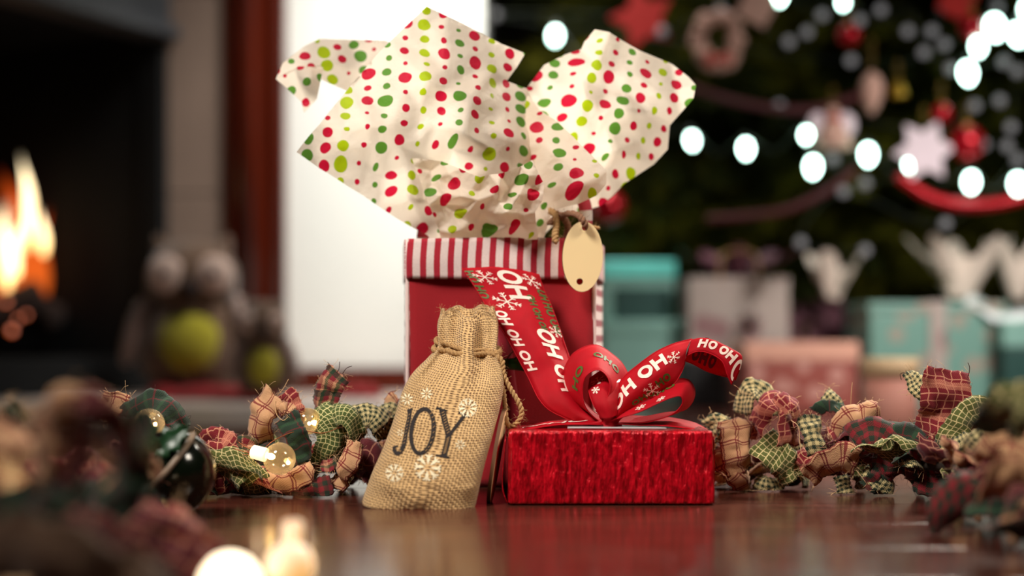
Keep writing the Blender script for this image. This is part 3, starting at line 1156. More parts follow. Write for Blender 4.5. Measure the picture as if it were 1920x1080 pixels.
def gift_bag(px0, px1, ytop, Y, depth, body, label, tissue=None, tl=None, group=None):
    s = Y / F
    w = (px1 - px0) * s
    zt = H - (ytop - 640) * s
    c = V((P((px0 + px1) / 2, 0, Y).x, Y + depth / 2, .0005))
    o = empty('gift_bag', c, label, 'gift bag')
    rows = []
    ringp = lambda k, z: c + V(((w / 2) * [(-1), 1, 1, -1][k], (depth / 2) * [-1, -1, 1, 1][k], z))
    for i in range(7):
        z = zt * i / 6
        r_ = []
        for k in range(4):
            a, b = ringp(k, z), ringp((k + 1) % 4, z)
            for j in range(6):
                p_ = a.lerp(b, j / 6)
                out = (p_ - c)
                out.z = 0
                p_ += out * (.03 * noise.noise(p_ * 14) - .05 * (math.sin(PI * j / 6) if k % 2 else 0) * i / 6)
                r_.append(p_)
        rows.append(r_)
    grid('bag_body', rows, M[body], o, closed=True, solid=.001, smooth=False)
    v, f = box_data(c + V((0, 0, .002)), (w * .98, depth * .98, .002))
    mesh('bag_base', v, f, M[body], o, smooth=False)
    for sg in (-1, 1):
        y_ = c.y + sg * depth / 2
        tube('bag_handle', [V((c.x - w * .2, y_, zt - .01)), V((c.x - w * .15, y_, zt + .035)), V((c.x + w * .15, y_, zt + .035)), V((c.x + w * .2, y_, zt - .01))], .0015, M['twine'], o, n=20, seg=6)
    return o, c, zt, w

def tissue_tuft(px, py, wpx, hpx, Y, mat, label, seed, spikes=6, zc=None):
    """crumpled paper standing out of a bag"""
    s = Y / F
    c = P(px, py, Y)
    rr = random.Random(seed)
    rows = []
    for i in range(7):
        t = i / 6
        r_ = []
        for k in range(48):
            a = 2 * PI * k / 48
            sp = 1 + .55 * t * math.cos(spikes * a + seed) + .15 * noise.noise(V((math.cos(a) * 3, math.sin(a) * 3, t * 3 + seed)))
            rad = wpx * s / 2 * (.25 + .55 * t) * sp
            z = hpx * s * t * (.8 + .45 * max(0, math.cos(spikes * a + seed)))
            r_.append(c + V((rad * math.cos(a), rad * .6 * math.sin(a), z + .006 * noise.noise(V((a, t * 5, seed))))))
        rows.append(r_)
    o = grid('tissue_paper', rows, M[mat], closed=True)
    return tag(o, label, 'tissue paper')
o, c, zt, w = gift_bag(1292, 1480, 520, 2.12, .10, 'greyw', 'grey-white patterned gift bag with plum tissue under the tree')
tissue_tuft(1384, 540, 190, 60, 2.17, 'plum', 'dark plum tissue sticking out of the grey-white gift bag', 2, 5)
pbox(1440, 1572, 560, 2.22, .12, 'plum', 'plum', 'plum patterned present leaning behind the pink-topped box', 0, rz=.35)
pbox(1396, 1612, 640, 1.93, .14, 'pinkpat', 'pinktan', 'red and pink patterned box with a tan-pink lid, in the middle of the presents', .28)
sI = Y_ = 1.62
cc = P(1668, 760, 1.62)
cc.z = 0.0005
o = empty('round_tin', cc, 'small round pink tin with a cream lid, in front of the teal present', 'tin')
hh_ = H - (672 - 640) * 1.62 / F
lathe('tin_body', [(.030, 0), (.031, .002), (.031, hh_ * .72)], M['pink'], o, 28, cc)
lathe('tin_lid', [(.0325, hh_ * .72), (.0325, hh_ * .97), (.030, hh_), (1e-6, hh_)], M['creamlid'], o, 28, cc)
pbox(1628, 1890, 566, 2.02, .16, 'teal', 'teal', 'large teal present with grey spots, below the white tissue', .10, ribbon='greyw')
pbox(1880, 2010, 600, 1.98, .14, 'tealdark', 'tealplain', 'dark teal present cut by the right edge', .3)
pbox(1500, 1640, 520, 2.46, .12, 'tealdark', 'tealdark', 'dark teal present deep under the tree', .2)
tissue_tuft(1800, 560, 170, 95, 2.1, 'whitet', 'white tissue paper in spikes above the large teal present', 5, 5)
tissue_tuft(1910, 560, 110, 90, 2.1, 'whitet', 'white tissue paper spiking up at the right edge', 9, 4)
tissue_tuft(1562, 560, 100, 70, 2.16, 'whitet', 'pale tissue tuft behind the plum present, left of the hanging twig', 12, 3)
# white satin ribbon lying folded on the teal present
rows = []
for a, b, Y in ((1812, 560, 2.03), (1836, 566, 2.03), (1862, 586, 2.02), (1880, 592, 2.02), (1915, 588, 2.02), (1950, 586, 2.02)):
    rows.append([P(a, b - 10, Y + .03), P(a, b, Y), P(a - 4, b + 12, Y - .012)])
rws = [[cr([r_[j] for r_ in rows], (len(rows) - 1) * i / 30) for j in range(3)] for i in range(31)]
tag(grid('satin_ribbon', rws, M['whites'], solid=.0008), 'shiny white satin ribbon on the large teal present', 'ribbon')
# drooping fir twig that hangs in front of the presents
tw = bpy.data.objects.new('branch', bm_[1])
COL.objects.link(tw)
tw.parent = tree
tw.location = P(1600, 440, 2.12) - TC
tw.rotation_euler = (0, 1.45, 0.3)
tw.scale = (.34, .25, .25)


# ================================================================== THE RED FELT BAG
def patch(name, rows, nu, nv, mat, parent, bulge=0.0, seed=0, solid=.002):
    """rows of control points -> smooth grid"""
    rs = [curve(r_, nu) for r_ in rows]
    out = []
    for i in range(nv):
        t = (len(rs) - 1) * i / (nv - 1)
        r_ = [cr([q[j] for q in rs], t) for j in range(nu)]
        if bulge:
            r_ = [p_ + V((0, -bulge * noise.noise(p_ * 22 + V((seed, 0, 0))), 0)) for p_ in r_]
        out.append(r_)
    return grid(name, out, mat, parent, solid=solid)


YF, YB = .935, 1.012
bag = empty('gift_bag', V((0, .97, 0)), 'red felt gift bag with a red and white striped cuff, standing behind the other gifts', 'gift bag')
def fz(px, Y):
    return P(px, 640, Y).x
ZTOP = H - (449 - 640) * YF / F
FL0, FR0, FL1, FR1 = fz(768, YF), fz(1111, YF), fz(766, YF), fz(1112, YF)
BL, BR = fz(762, YB), fz(1127, YB)
patch('front_panel', [[V((FL0, YF, .001)), V((-.01, YF - .002, .001)), V((FR0, YF, .001))], [V((FL0 + .0005, YF, .08)), V((-.01, YF + .003, .08)), V((FR0 + .0004, YF, .08))], [V((FL1, YF, ZTOP)), V((-.01, YF + .001, ZTOP)), V((FR1, YF, ZTOP))]], 24, 30, M['felt'], bag, .004)
patch('back_panel', [[V((BL, YB, .001)), V((BR, YB, .001))], [V((BL, YB, .08)), V((BR, YB, .08))], [V((BL, YB, ZTOP)), V((BR, YB, ZTOP))]], 20, 20, M['felt'], bag, .003)
for a, b, c_ in ((FL1 - .001, BL, -1), (FR1 + .001, BR, 1)):
    patch('side_panel', [[V((a, YF, .001)), V(((a + b) / 2, .973, .001)), V((b, YB, .001))], [V((a, YF, .08)), V(((a + b) / 2 - c_ * .001, .973, .08)), V((b, YB, .08))], [V((a, YF, ZTOP)), V(((a + b) / 2 - c_ * .002, .973, ZTOP)), V((b, YB, ZTOP))]], 12, 24, M['side'], bag, 0)
v, f = box_data(V(((FL0 + FR0) / 2, .973, .0015)), (FR0 - FL0, YB - YF - .004, .002))
mesh('bag_bottom', v, f, M['felt'], bag, smooth=False)
zc = H - (523 - 640) * YF / F
o = patch('cuff', [[V((FL1 - .0012, YF - .0022, zc)), V((-.01, YF - .0028, zc - .0004)), V((FR1 + .001, YF - .0022, zc))], [V((FL1 - .0012, YF - .003, (zc + ZTOP) / 2)), V((-.01, YF - .003, (zc + ZTOP) / 2)), V((FR1 + .001, YF - .003, (zc + ZTOP) / 2))], [V((FL1 - .0003, YF - .001, ZTOP + .0002)), V((-.01, YF - .001, ZTOP + .001)), V((FR1, YF - .001, ZTOP + .0007))]], 40, 10, M['cuff'], bag, .0025, 3, .0018)
patch('cuff', [[V((FL1, YB + .0022, zc)), V((FR1, YB + .0022, zc))], [V((BL, YB + .001, ZTOP + .001)), V((BR, YB + .001, ZTOP + .001))]], 30, 6, M['cuff'], bag, 0, 3, .0018)
for a, b, c_ in ((FL1 - .0018, BL - .0012, -1), (FR1 + .0018, BR + .0012, 1)):
    patch('side_cuff', [[V((a, YF, zc)), V((b, YB, zc))], [V((a, YF, ZTOP)), V((b, YB, ZTOP))]], 10, 8, M['cuff'], bag, 0, 0, .0018)
for x_, w_ in ((FL1 - .0007, .0013), (FR1 + .0006, .0014)):
    pts = [V((x_ + .0006 * noise.noise(V((0, 0, i * .9 + x_ * 50))), YF - .0008, ZTOP * i / 14)) for i in range(15)]
    v, f = tube_data(pts, w_, 8)
    mesh('seam', v, f, M['seam'], bag)
# striped handle: rises at the right, arches over inside the tissue
hp = [(1098, 470, .958), (1098, 420, .957), (1094, 378, .956), (1062, 344, .958), (1000, 330, .962), (920, 330, .968), (850, 372, .972), (800, 420, .975), (792, 470, .978)]
rows = []
for q in curve([P(*h) for h in hp], 60):
    rows.append([q, ])
pts = [r_[0] for r_ in rows]
rr_ = []
for i, q in enumerate(pts):
    t = (pts[min(i + 1, 59)] - pts[max(i - 1, 0)]).normalized()
    n_ = V((t.z, 0, -t.x)).normalized()
    rr_.append([q - n_ * .0042 - V((0, -.001, 0)), q, q + n_ * .0042 + V((0, .001, 0))])
grid('handle', rr_, M['handle'], bag, solid=.0022)
# candy cane patch with a green satin bow
cane = tube('candy_cane', [P(962, 800, .9305), P(958, 740, .9295), P(950, 680, .929), P(943, 625, .929), P(932, 600, .9295), P(915, 592, .930)], .0042, M['cane'], bag, n=30, seg=10)
rowsb = lambda ps: [[P(*q) for q in r_] for r_ in ps]
patch('green_bow_tail', rowsb([[(946, 674, .922), (946, 684, .920), (948, 692, .922)], [(965, 672, .917), (966, 682, .915), (967, 694, .917)], [(984, 680, .915), (984, 688, .914), (983, 696, .915)], [(994, 687, .915), (996, 693, .914), (993, 699, .915)]]), 6, 16, M['greenribbon'], bag, 0, 0, .0004)
patch('green_bow_loop', rowsb([[(944, 684, .923), (948, 676, .918), (953, 670, .922)], [(955, 668, .921), (958, 662, .917), (962, 660, .921)], [(966, 655, .921), (969, 654, .916), (972, 654, .921)], [(975, 664, .922), (976, 662, .918), (978, 660, .922)], [(958, 674, .924), (962, 676, .92), (966, 676, .923)]]), 6, 22, M['greenribbon'], bag, 0, 0, .0004)
blob('green_bow_knot', P(949, 680, .919), (.0025, .002, .0028), M['greenribbon'], bag, 10)

# ------------------------------------------------------------------ oval wooden tag and its twine
def disc_tag(name, cen, half_w, half_h, ax_u, ax_v, th, parent, holes):
    m = 48
    nrm = ax_u.cross(ax_v).normalized()
    outer = [V((half_w * math.cos(2 * PI * k / m), half_h * math.sin(2 * PI * k / m))) for k in range(m)]
    pts = list(outer)
    edges = [(k, (k + 1) % m) for k in range(m)]
    for hx, hy, hr in holes:
        s0 = len(pts)
        for k in range(18):
            pts.append(V((hx + hr * math.cos(2 * PI * k / 18), hy + hr * math.sin(2 * PI * k / 18))))
            edges.append((s0 + k, s0 + (k + 1) % 18))
    vo, eo, fo, _, _, _ = delaunay_2d_cdt([V((p_[0], p_[1])) for p_ in pts], edges, [], 0, 1e-7)
    keep = []
    for t in fo:
        c = sum((vo[i] for i in t), V((0, 0))) / len(t)
        if all((c - V((hx, hy))).length > hr for hx, hy, hr in holes) and (c.x / half_w) ** 2 + (c.y / half_h) ** 2 < 1:
            keep.append(t)
    k_ = len(vo)
    vs = [cen + ax_u * p_.x + ax_v * p_.y + nrm * th / 2 for p_ in vo] + [cen + ax_u * p_.x + ax_v * p_.y - nrm * th / 2 for p_ in vo]
    fs = [tuple(t) for t in keep] + [tuple(i + k_ for i in reversed(t)) for t in keep]
    o = mesh(name, vs, fs, M['tagwood'], parent, smooth=False)
    # burnt rim and hole walls
    v, f = [], []
    for loop in [outer] + [[V((hx + hr * math.cos(2 * PI * k / 18), hy + hr * math.sin(2 * PI * k / 18))) for k in range(18)] for hx, hy, hr in holes]:
        s0 = len(v)
        L_ = len(loop)
        sc_ = 1.004
        for p_ in loop:
            v.append(cen + ax_u * p_.x * sc_ + ax_v * p_.y * sc_ + nrm * th / 2)
            v.append(cen + ax_u * p_.x * sc_ + ax_v * p_.y * sc_ - nrm * th / 2)
        for k in range(L_):
            f.append((s0 + 2 * k, s0 + 2 * ((k + 1) % L_), s0 + 2 * ((k + 1) % L_) + 1, s0 + 2 * k + 1))
    mesh('burnt_edge', v, f, M['tagedge'], parent)
    return o

tc = P(1092, 481, .918)
gt = empty('gift_tag', tc, 'blank oval birch tag with two holes, hanging in front of the striped cuff', 'tag')
s = .918 / F
u_ = V((math.cos(.035), .16, -math.sin(.035))).normalized()
v_ = V((math.sin(.035), -.05, math.cos(.035))).normalized()
disc_tag('tag_disc', tc, 38.5 * s, 66 * s, u_, v_, .0022, gt, [(2 * s, 54 * s, 5.6 * s), (-4 * s, -47 * s, 6.2 * s)])
twine('twine', [P(1097, 426, .914), P(1096, 417, .911), P(1086, 405, .914), P(1070, 400, .925), P(1052, 404, .935), P(1040, 410, .938), P(1030, 420, .935)], .0021, M['darktwine'], gt, n=50, twist=1200, fuzz=60)
twine('twine', [P(1030, 395, .937), P(1042, 403, .934), P(1043, 425, .926), P(1041, 440, .922), P(1042, 455, .921)], .0023, M['twine'], gt, n=40, twist=1300, fuzz=60, seed=2)
twine('twine', [P(1037, 398, .938), P(1056, 408, .936), P(1065, 425, .940), P(1060, 446, .946)], .0022, M['darktwine'], gt, n=40, twist=1200, fuzz=50, seed=3)
twine('twine', [P(1097, 427, .922), P(1110, 425, .926), P(1124, 428, .927)], .0011, M['twine'], gt, n=24, twist=1800, fuzz=50, seed=4)

# ------------------------------------------------------------------ tissue paper
def sheet(name, outline, inner, parent, seed, spacing=34, jit=.0022, rot=.5, off=(0, 0), cuts=4, fine=.0007, crest=.0):
    rr = random.Random(seed)
    ctrl = [V(p_) for p_ in outline + inner]
    poly = [V((p_[0], p_[1])) for p_ in outline]
    def inside(x, y):
        c = False
        for a, b in zip(poly, poly[1:] + poly[:1]):
            if (a.y > y) != (b.y > y) and x < (b.x - a.x) * (y - a.y) / (b.y - a.y) + a.x:
                c = not c
        return c
    def edge_d(x, y):
        q = V((x, y))
        m = 1e9
        for a, b in zip(poly, poly[1:] + poly[:1]):
            ab = b - a
            t = max(0, min(1, (q - a).dot(ab) / max(ab.length_squared, 1e-9)))
            m = min(m, (q - a - ab * t).length)
        return m
    def depth(x, y):
        sw = sv = 0
        for c in ctrl:
            d2 = (c.x - x) ** 2 + (c.y - y) ** 2 + 30
            w = 1 / d2 ** 1.6
            sw += w
            sv += w * c.z
        return sv / sw
    # outline refined with small irregularities
    pts2, dep = [], []
    for a, b in zip(outline, outline[1:] + outline[:1]):
        L = math.hypot(a[0] - b[0], a[1] - b[1])
        m = max(1, int(L / (spacing * .7)))
        for i in range(m):
            t = i / m
            w = 0 if i == 0 else 1
            x = a[0] + (b[0] - a[0]) * t + rr.uniform(-1.3, 1.3) * w
            y = a[1] + (b[1] - a[1]) * t + rr.uniform(-1.3, 1.3) * w
            pts2.append((x, y))
            dep.append(a[2] + (b[2] - a[2]) * t)
    nb = len(pts2)
    edges = [(i, (i + 1) % nb) for i in range(nb)]
    x0, x1 = min(p_[0] for p_ in pts2), max(p_[0] for p_ in pts2)
    y0, y1 = min(p_[1] for p_ in pts2), max(p_[1] for p_ in pts2)
    for c in inner:
        pts2.append((c[0], c[1]))
        dep.append(c[2])
    tries = 0
    while tries < 2600:
        tries += 1
        x, y = rr.uniform(x0, x1), rr.uniform(y0, y1)
        if not inside(x, y) or edge_d(x, y) < spacing * .35:
            continue
        if any((x - a) ** 2 + (y - b) ** 2 < (spacing * .8) ** 2 for a, b in pts2):
            continue
        pts2.append((x, y))
        dep.append(depth(x, y) + rr.uniform(-jit, jit))
    vo, eo, fo, _, _, _ = delaunay_2d_cdt([V(p_) for p_ in pts2], edges, [], 0, 1e-6)
    bm = bmesh.new()
    uvl = bm.loops.layers.uv.new('UVMap')
    vs = []
    for i, p_ in enumerate(vo):
        vs.append(bm.verts.new((p_.x, p_.y, dep[i] if i < len(dep) else depth(p_.x, p_.y))))
    for t in fo:
        c = sum((vo[i] for i in t), V((0, 0))) / len(t)
        if inside(c.x, c.y):
            try:
                bm.faces.new([vs[i] for i in t])
            except ValueError:
                pass
    bmesh.ops.subdivide_edges(bm, edges=bm.edges[:], cuts=cuts, use_grid_fill=True)
    bmesh.ops.triangulate(bm, faces=bm.faces[:])
    for _ in range(0):
        bmesh.ops.smooth_vert(bm, verts=[v for v in bm.verts if not v.is_boundary], factor=.5, use_axis_z=True)
    ca, sa = math.cos(rot), math.sin(rot)
    k = .95 / F
    for v in bm.verts:
        x, y, Y = v.co
        n3 = V((x * .02, y * .02, seed))
        dv = noise.noise(n3) * .0022 + abs(noise.noise(n3 * 2.6)) * crest + noise.noise(n3 * 5) * fine
        Y += dv
        v.co = P(x, y, Y)
    base = .935
    for fc in bm.faces:
        for lp in fc.loops:
            q = lp.vert.co
            X, Z = q.x + (q.y - base) * .28, q.z + (q.y - base) * .2
            lp[uvl].uv = (X * ca - Z * sa + off[0], X * sa + Z * ca + off[1])
    me = bpy.data.meshes.new(name)
    bm.to_mesh(me)
    bm.free()
    return link(name, me, M['tissue'], parent)


tl = empty('tissue_paper', P(900, 450, .95), 'large dotted cream tissue paper on the left, folded over and crumpled above the striped cuff', 'tissue paper')
tr_ = empty('tissue_paper', P(1060, 450, .965), 'brighter dotted tissue paper lobe on the right, rising behind the wooden tag', 'tissue paper')
sheet('sheet', [(800, 12, .930), (870, 45, .938), (940, 82, .945), (985, 100, .948), (968, 128, .947), (950, 152, .947), (988, 166, .954), (1003, 200, .954), (1010, 250, .95), (1002, 300, .946), (1010, 400, .945), (1010, 462, .955), (820, 462, .953), (800, 440, .95), (745, 410, .946), (680, 366, .941), (600, 316, .932), (556, 285, .924), (600, 232, .926), (650, 170, .93), (705, 104, .931), (760, 50, .93)],
      [(690, 235, .917), (780, 262, .926), (870, 250, .912), (885, 180, .918), (800, 150, .913), (830, 312, .945), (720, 330, .937), (770, 372, .929), (792, 415, .942), (900, 330, .93), (960, 262, .925), (840, 80, .926), (925, 130, .938), (640, 275, .926), (745, 195, .917), (940, 205, .935)], tl, 3, rot=.08, off=(.3, .1), spacing=44, jit=.0030)
sheet('crumpled_front', [(772, 296, .930), (830, 303, .922), (900, 332, .909), (958, 320, .905), (998, 300, .908), (1020, 345, .908), (1016, 378, .910), (1003, 398, .913), (1009, 440, .924), (1006, 462, .945), (832, 462, .945), (822, 430, .934), (805, 385, .927), (790, 345, .928)],
      [(860, 345, .918), (925, 365, .906), (880, 395, .918), (960, 385, .905), (980, 420, .916), (900, 425, .929), (960, 440, .931), (850, 400, .929)], tl, 8, spacing=22, jit=.0075, rot=.5, off=(.1, .5), cuts=5, crest=.0012)
sheet('folded_corner', [(517, 148, .960), (530, 118, .962), (572, 86, .968), (600, 73, .972), (650, 74, .976), (725, 76, .978), (770, 110, .978), (725, 200, .975), (640, 166, .968), (604, 150, .963), (560, 128, .958)],
      [(620, 110, .964), (680, 130, .970)], tl, 14, rot=-.35, off=(.7, .2), spacing=44, jit=.0008)
sheet('folded_corner', [(517, 148, .9595), (560, 124, .954), (606, 126, .954), (601, 152, .955), (594, 186, .956), (570, 212, .955), (566, 192, .957), (545, 172, .958)],
      [(580, 150, .951)], tl, 15, rot=1.2, off=(.45, .3), spacing=30, jit=.0008)
sheet('sheet', [(985, 168, .962), (1020, 122, .967), (1060, 102, .967), (1090, 92, .962), (1096, 78, .958), (1115, 55, .952), (1142, 60, .952), (1165, 75, .957), (1200, 95, .961), (1260, 120, .966), (1292, 145, .962), (1305, 160, .957), (1300, 185, .957), (1256, 235, .967), (1252, 280, .972), (1226, 308, .972), (1170, 345, .970), (1127, 386, .968), (1092, 396, .972), (1050, 410, .972), (1020, 440, .972), (1005, 468, .972), (950, 468, .972), (980, 300, .967)],
      [(1100, 180, .938), (1180, 205, .943), (1150, 285, .944), (1232, 175, .952), (1075, 255, .95), (1120, 120, .947), (1190, 140, .952), (1200, 265, .958), (1110, 340, .958), (1050, 160, .955)], tr_, 21, rot=.28, off=(.9, .8), spacing=40, jit=.0040)
sheet('sheet', [(990, 178, .946), (1010, 205, .940), (1045, 228, .935), (1092, 275, .924), (1137, 320, .914), (1137, 345, .916), (1120, 366, .92), (1085, 382, .926), (1045, 392, .936), (1030, 410, .945), (1022, 440, .95), (1012, 466, .955), (975, 466, .955), (985, 380, .945), (975, 300, .946), (975, 230, .948)],
      [(1060, 300, .920), (1040, 350, .926), (1095, 345, .913), (1020, 270, .932), (1085, 320, .916)], tr_, 27, rot=.15, off=(.2, 1.3), spacing=30, jit=.0035)

# ================================================================== RED FOIL GIFT WITH ITS RIBBON
YG = .831
gx0, gx1 = P(953, 0, YG).x, P(1338, 0, YG).x
gz = H - (810 - 640) * YG / F
GD = .088
gift = empty('gift_box', V(((gx0 + gx1) / 2, YG + GD / 2, 0)), 'small gift wrapped in pressed red foil, standing in front of the felt bag', 'gift')
bm = bmesh.new()
bmesh.ops.create_cube(bm, size=1)
bmesh.ops.scale(bm, vec=(gx1 - gx0, GD, gz), verts=bm.verts)
bmesh.ops.bevel(bm, geom=bm.edges[:], offset=.0022, segments=4, affect='EDGES', profile=.6)
bmesh.ops.subdivide_edges(bm, edges=[e for e in bm.edges if e.calc_length() > .02], cuts=26, use_grid_fill=True)
bmesh.ops.translate(bm, vec=((gx0 + gx1) / 2, YG + GD / 2, gz / 2 + .0006), verts=bm.verts)
for v in bm.verts:
    q = v.co * 30
    v.co += V((noise.noise(q), noise.noise(q + V((9, 0, 0))), noise.noise(q + V((0, 9, 0))) * .3)) * .0007
me = bpy.data.meshes.new('wrapped_box')
bm.to_mesh(me)
bm.free()
gb = link('wrapped_box', me, M['foil'], gift)
# folded foil flaps at the left end
patch('paper_flap', [[V((gx0 - .0006, YG + .002, .001)), V((gx0 - .0035, YG + .004, .012)), V((gx0 - .0015, YG + .003, .04))], [V((gx0 - .001, YG + .03, .001)), V((gx0 - .003, YG + .03, .02)), V((gx0 - .001, YG + .03, .041))], [V((gx0 - .001, YG + .08, .001)), V((gx0 - .002, YG + .08, .02)), V((gx0 - .001, YG + .08, .041))]], 16, 16, M['foil'], gift, .001, 2, .0004)
patch('paper_flap', [[V((gx1 + .0006, YG + .002, .001)), V((gx1 + .001, YG + .004, .02)), V((gx1 + .0008, YG + .003, .04))], [V((gx1 + .001, YG + .08, .001)), V((gx1 + .001, YG + .08, .02)), V((gx1 + .001, YG + .08, .041))]], 12, 12, M['foil'], gift, .001, 3, .0004)
# clear label stuck on the lid under the knot
n = N('clear_plastic', .08)
n.base(rgb(232, 226, 228))
n.b.inputs['Alpha'].default_value = .5
M['clear'] = n.m
zl = gz + .0012
patch('clear_label', [[V((P(1064, 0, .845).x, .845, zl + .0002)), V((P(1250, 0, .845).x, .845, zl))], [V((P(1066, 0, .87).x, .878, zl + .0012)), V((P(1236, 0, .87).x, .878, zl + .0006))]], 20, 8, M['clear'], gift, .0003, 4, .0005)


def ribbon(name, rows, nu=9, nv=48, parent=None, wav=.0004, seed=0):
    wav *= 2.2
    rs = [[V(P(*q)) for q in r_] for r_ in rows]
    out = []
    for i in range(nv):
        t = (len(rs) - 1) * i / (nv - 1)
        k = [cr([r_[j] for r_ in rs], t) for j in range(len(rs[0]))]
        r_ = curve(k, nu) if len(k) > 2 else [k[0].lerp(k[1], j / (nu - 1)) for j in range(nu)]
        out.append([p_ + V((0, noise.noise(p_ * 60 + V((seed, 0, 0))) * wav * 2, noise.noise(p_ * 60 + V((0, seed, 5))) * wav)) for p_ in r_])
    o = grid(name, out, M['ribbon'], parent, solid=.00035)
    # stitched edge
    for j, jn in ((0, 1), (nu - 1, nu - 2)):
        v, f = tube_data([r_[j] for r_ in out], .00042, 5)
        e = mesh('woven_edge', v, f, M['ribbon'], o)
    L = [0]
    for a, b in zip(out, out[1:]):
        L.append(L[-1] + (b[nu // 2] - a[nu // 2]).length)
    def at(s_, t_, side=None, lift=.0005):
        if s_ < 0 or s_ > L[-1] or t_ < 0.0 or t_ > 1.0:
            return None
        i = 0
        while i < len(L) - 2 and L[i + 1] < s_:
            i += 1
        fr_ = (s_ - L[i]) / max(L[i + 1] - L[i], 1e-9)
        x = t_ * (nu - 1)
        j = min(int(x), nu - 2)
        g = x - j
        a = out[i][j].lerp(out[i][j + 1], g)
        b = out[i + 1][j].lerp(out[i + 1][j + 1], g)
        p_ = a.lerp(b, fr_)
        du = out[i][j + 1] - out[i][j]
        dv = out[i + 1][j] - out[i][j]
        nr = du.cross(dv).normalized()
        if side is None:
            if nr.dot(V((0, 0, H)) - p_) < 0:
                nr = -nr
        else:
            nr = nr * side
        return p_ + nr * lift
    return o, at, L[-1]


def rprint(name, quads, at, width, mat, parent, side=None):
    return print_on(name, quads, lambda a, b: at(a, b / width, side), M[mat], parent)

# left tail: leans against the bag
o, at, L_ = ribbon('ribbon_tail', [[(866, 502, .919), (935, 500, .915), (1010, 514, .919)], [(884, 528, .915), (955, 530, .911), (1022, 548, .915)], [(908, 566, .910), (975, 570, .906), (1036, 580, .910)], [(945, 626, .902), (1005, 628, .896), (1058, 642, .903)],
                                     [(985, 697, .892), (1035, 690, .886), (1076, 700, .894)], [(1012, 748, .882), (1052, 735, .877), (1088, 742, .888)], [(1060, 786, .873), (1088, 774, .869), (1108, 768, .882)], [(1128, 800, .868), (1134, 792, .866), (1138, 782, .874)]], 11, 64, gift, .0006, 1)
Wd = .036
rprint('lettering', text('HOH', -.009, .0145, .0112, .0024), at, Wd, 'white_print', o)
rprint('lettering', text('OH OH', .047, .0190, .0112, .0025), at, Wd, 'white_print', o)
rprint('lettering', text('OH OH OH', .0345, .0022, .0062, .0014), at, Wd, 'white_print', o)
for fl_ in (flake(.0085, .0080, .0056, .0005, rot=.2), flake(.0075, .0305, .0046, .00045, rot=.5), flake(.0270, .0120, .0070, .0006, rot=.1), flake(.0465, .0325, .0040, .0004, rot=.9)):
    rprint('snowflake_print', fl_, at, Wd, 'white_print', o)
rprint('green_lettering', text('HO HO', .003, -.0005, .0050, .0011) + text('OH OH OH', .0205, .0235, .0042, .0009) + text('OH HO OH', .012, .0312, .0052, .0011), at, Wd, 'green_print', o)

# left loop
o, at, L_ = ribbon('bow_loop', [[(1132, 796, .866), (1128, 788, .880)], [(1100, 768, .862), (1074, 756, .884)], [(1092, 738, .860), (1054, 712, .888)], [(1098, 706, .858), (1074, 664, .888)], [(1120, 692, .858), (1118, 650, .888)],
                                  [(1138, 706, .856), (1160, 674, .888)], [(1144, 730, .855), (1180, 712, .886)], [(1134, 756, .855), (1176, 748, .883)], [(1124, 778, .858), (1160, 772, .880)], [(1138, 792, .862), (1152, 788, .876)]], 9, 64, gift, .0006, 2)
rprint('green_lettering', text('HO', .030, .006, .008, .0018) + text('OHO', .055, .014, .006, .0014), at, .030, 'green_print', o)
rprint('lettering', text('HO', .084, .019, .0085, .0021), at, .030, 'white_print', o)
for fl_ in (flake(.092, .0085, .0062, .0009, rot=.2), flake(.108, .012, .004, .0008)):
    rprint('snowflake_print', fl_, at, .030, 'white_print', o)

# right tail
o, at, L_ = ribbon('ribbon_tail', [[(1158, 792, .862), (1155, 784, .858), (1150, 774, .866)], [(1188, 762, .860), (1172, 744, .855), (1160, 722, .868)], [(1228, 742, .862), (1205, 715, .856), (1186, 692, .870)], [(1262, 722, .864), (1240, 690, .859), (1222, 664, .872)], [(1276, 702, .867), (1264, 672, .863), (1256, 648, .874)], [(1284, 682, .872), (1287, 656, .868), (1298, 636, .876)]], 9, 48, gift, .0005, 3)
Wd = .028
rprint('lettering', text('OH OH', .004, .0135, .0098, .0024), at, Wd, 'white_print', o)
for fl_ in (flake(.0290, .0045, .0056, .00055, rot=.2), flake(.0535, .0150, .0050, .0005, rot=.4)):
    rprint('snowflake_print', fl_, at, Wd, 'white_print', o)
rprint('green_lettering', text('OHO', .014, .001, .0050, .0012) + text('HO', .034, .004, .0050, .0012), at, Wd, 'green_print', o)
# folded end of the right tail
o, at, L_ = ribbon('ribbon_end', [[(1286, 668, .870), (1297, 637, .872), (1284, 676, .884)], [(1308, 660, .866), (1318, 634, .869), (1300, 682, .886)], [(1332, 664, .864), (1345, 641, .867), (1326, 696, .886)], [(1354, 678, .862), (1376, 656, .866), (1350, 704, .884)], [(1364, 702, .862), (1391, 668, .866), (1362, 706, .878)], [(1372, 721, .864), (1388, 690, .866), (1380, 712, .874)]], 11, 44, gift, .0003, 4)
rprint('lettering', text('HO OH', .006, .0030, .0058, .0015), at, .0250, 'white_print', o)
rprint('lettering', ell(.0380, .0060, .0038, .0042, .0018, .3, 5.2), at, .0250, 'white_print', o)
rprint('show_through_lettering', text('OHO', .004, .0185, .0050, .0015) + text('OH', .008, .012, .0035, .0009), at, .0250, 'dark_print', o)

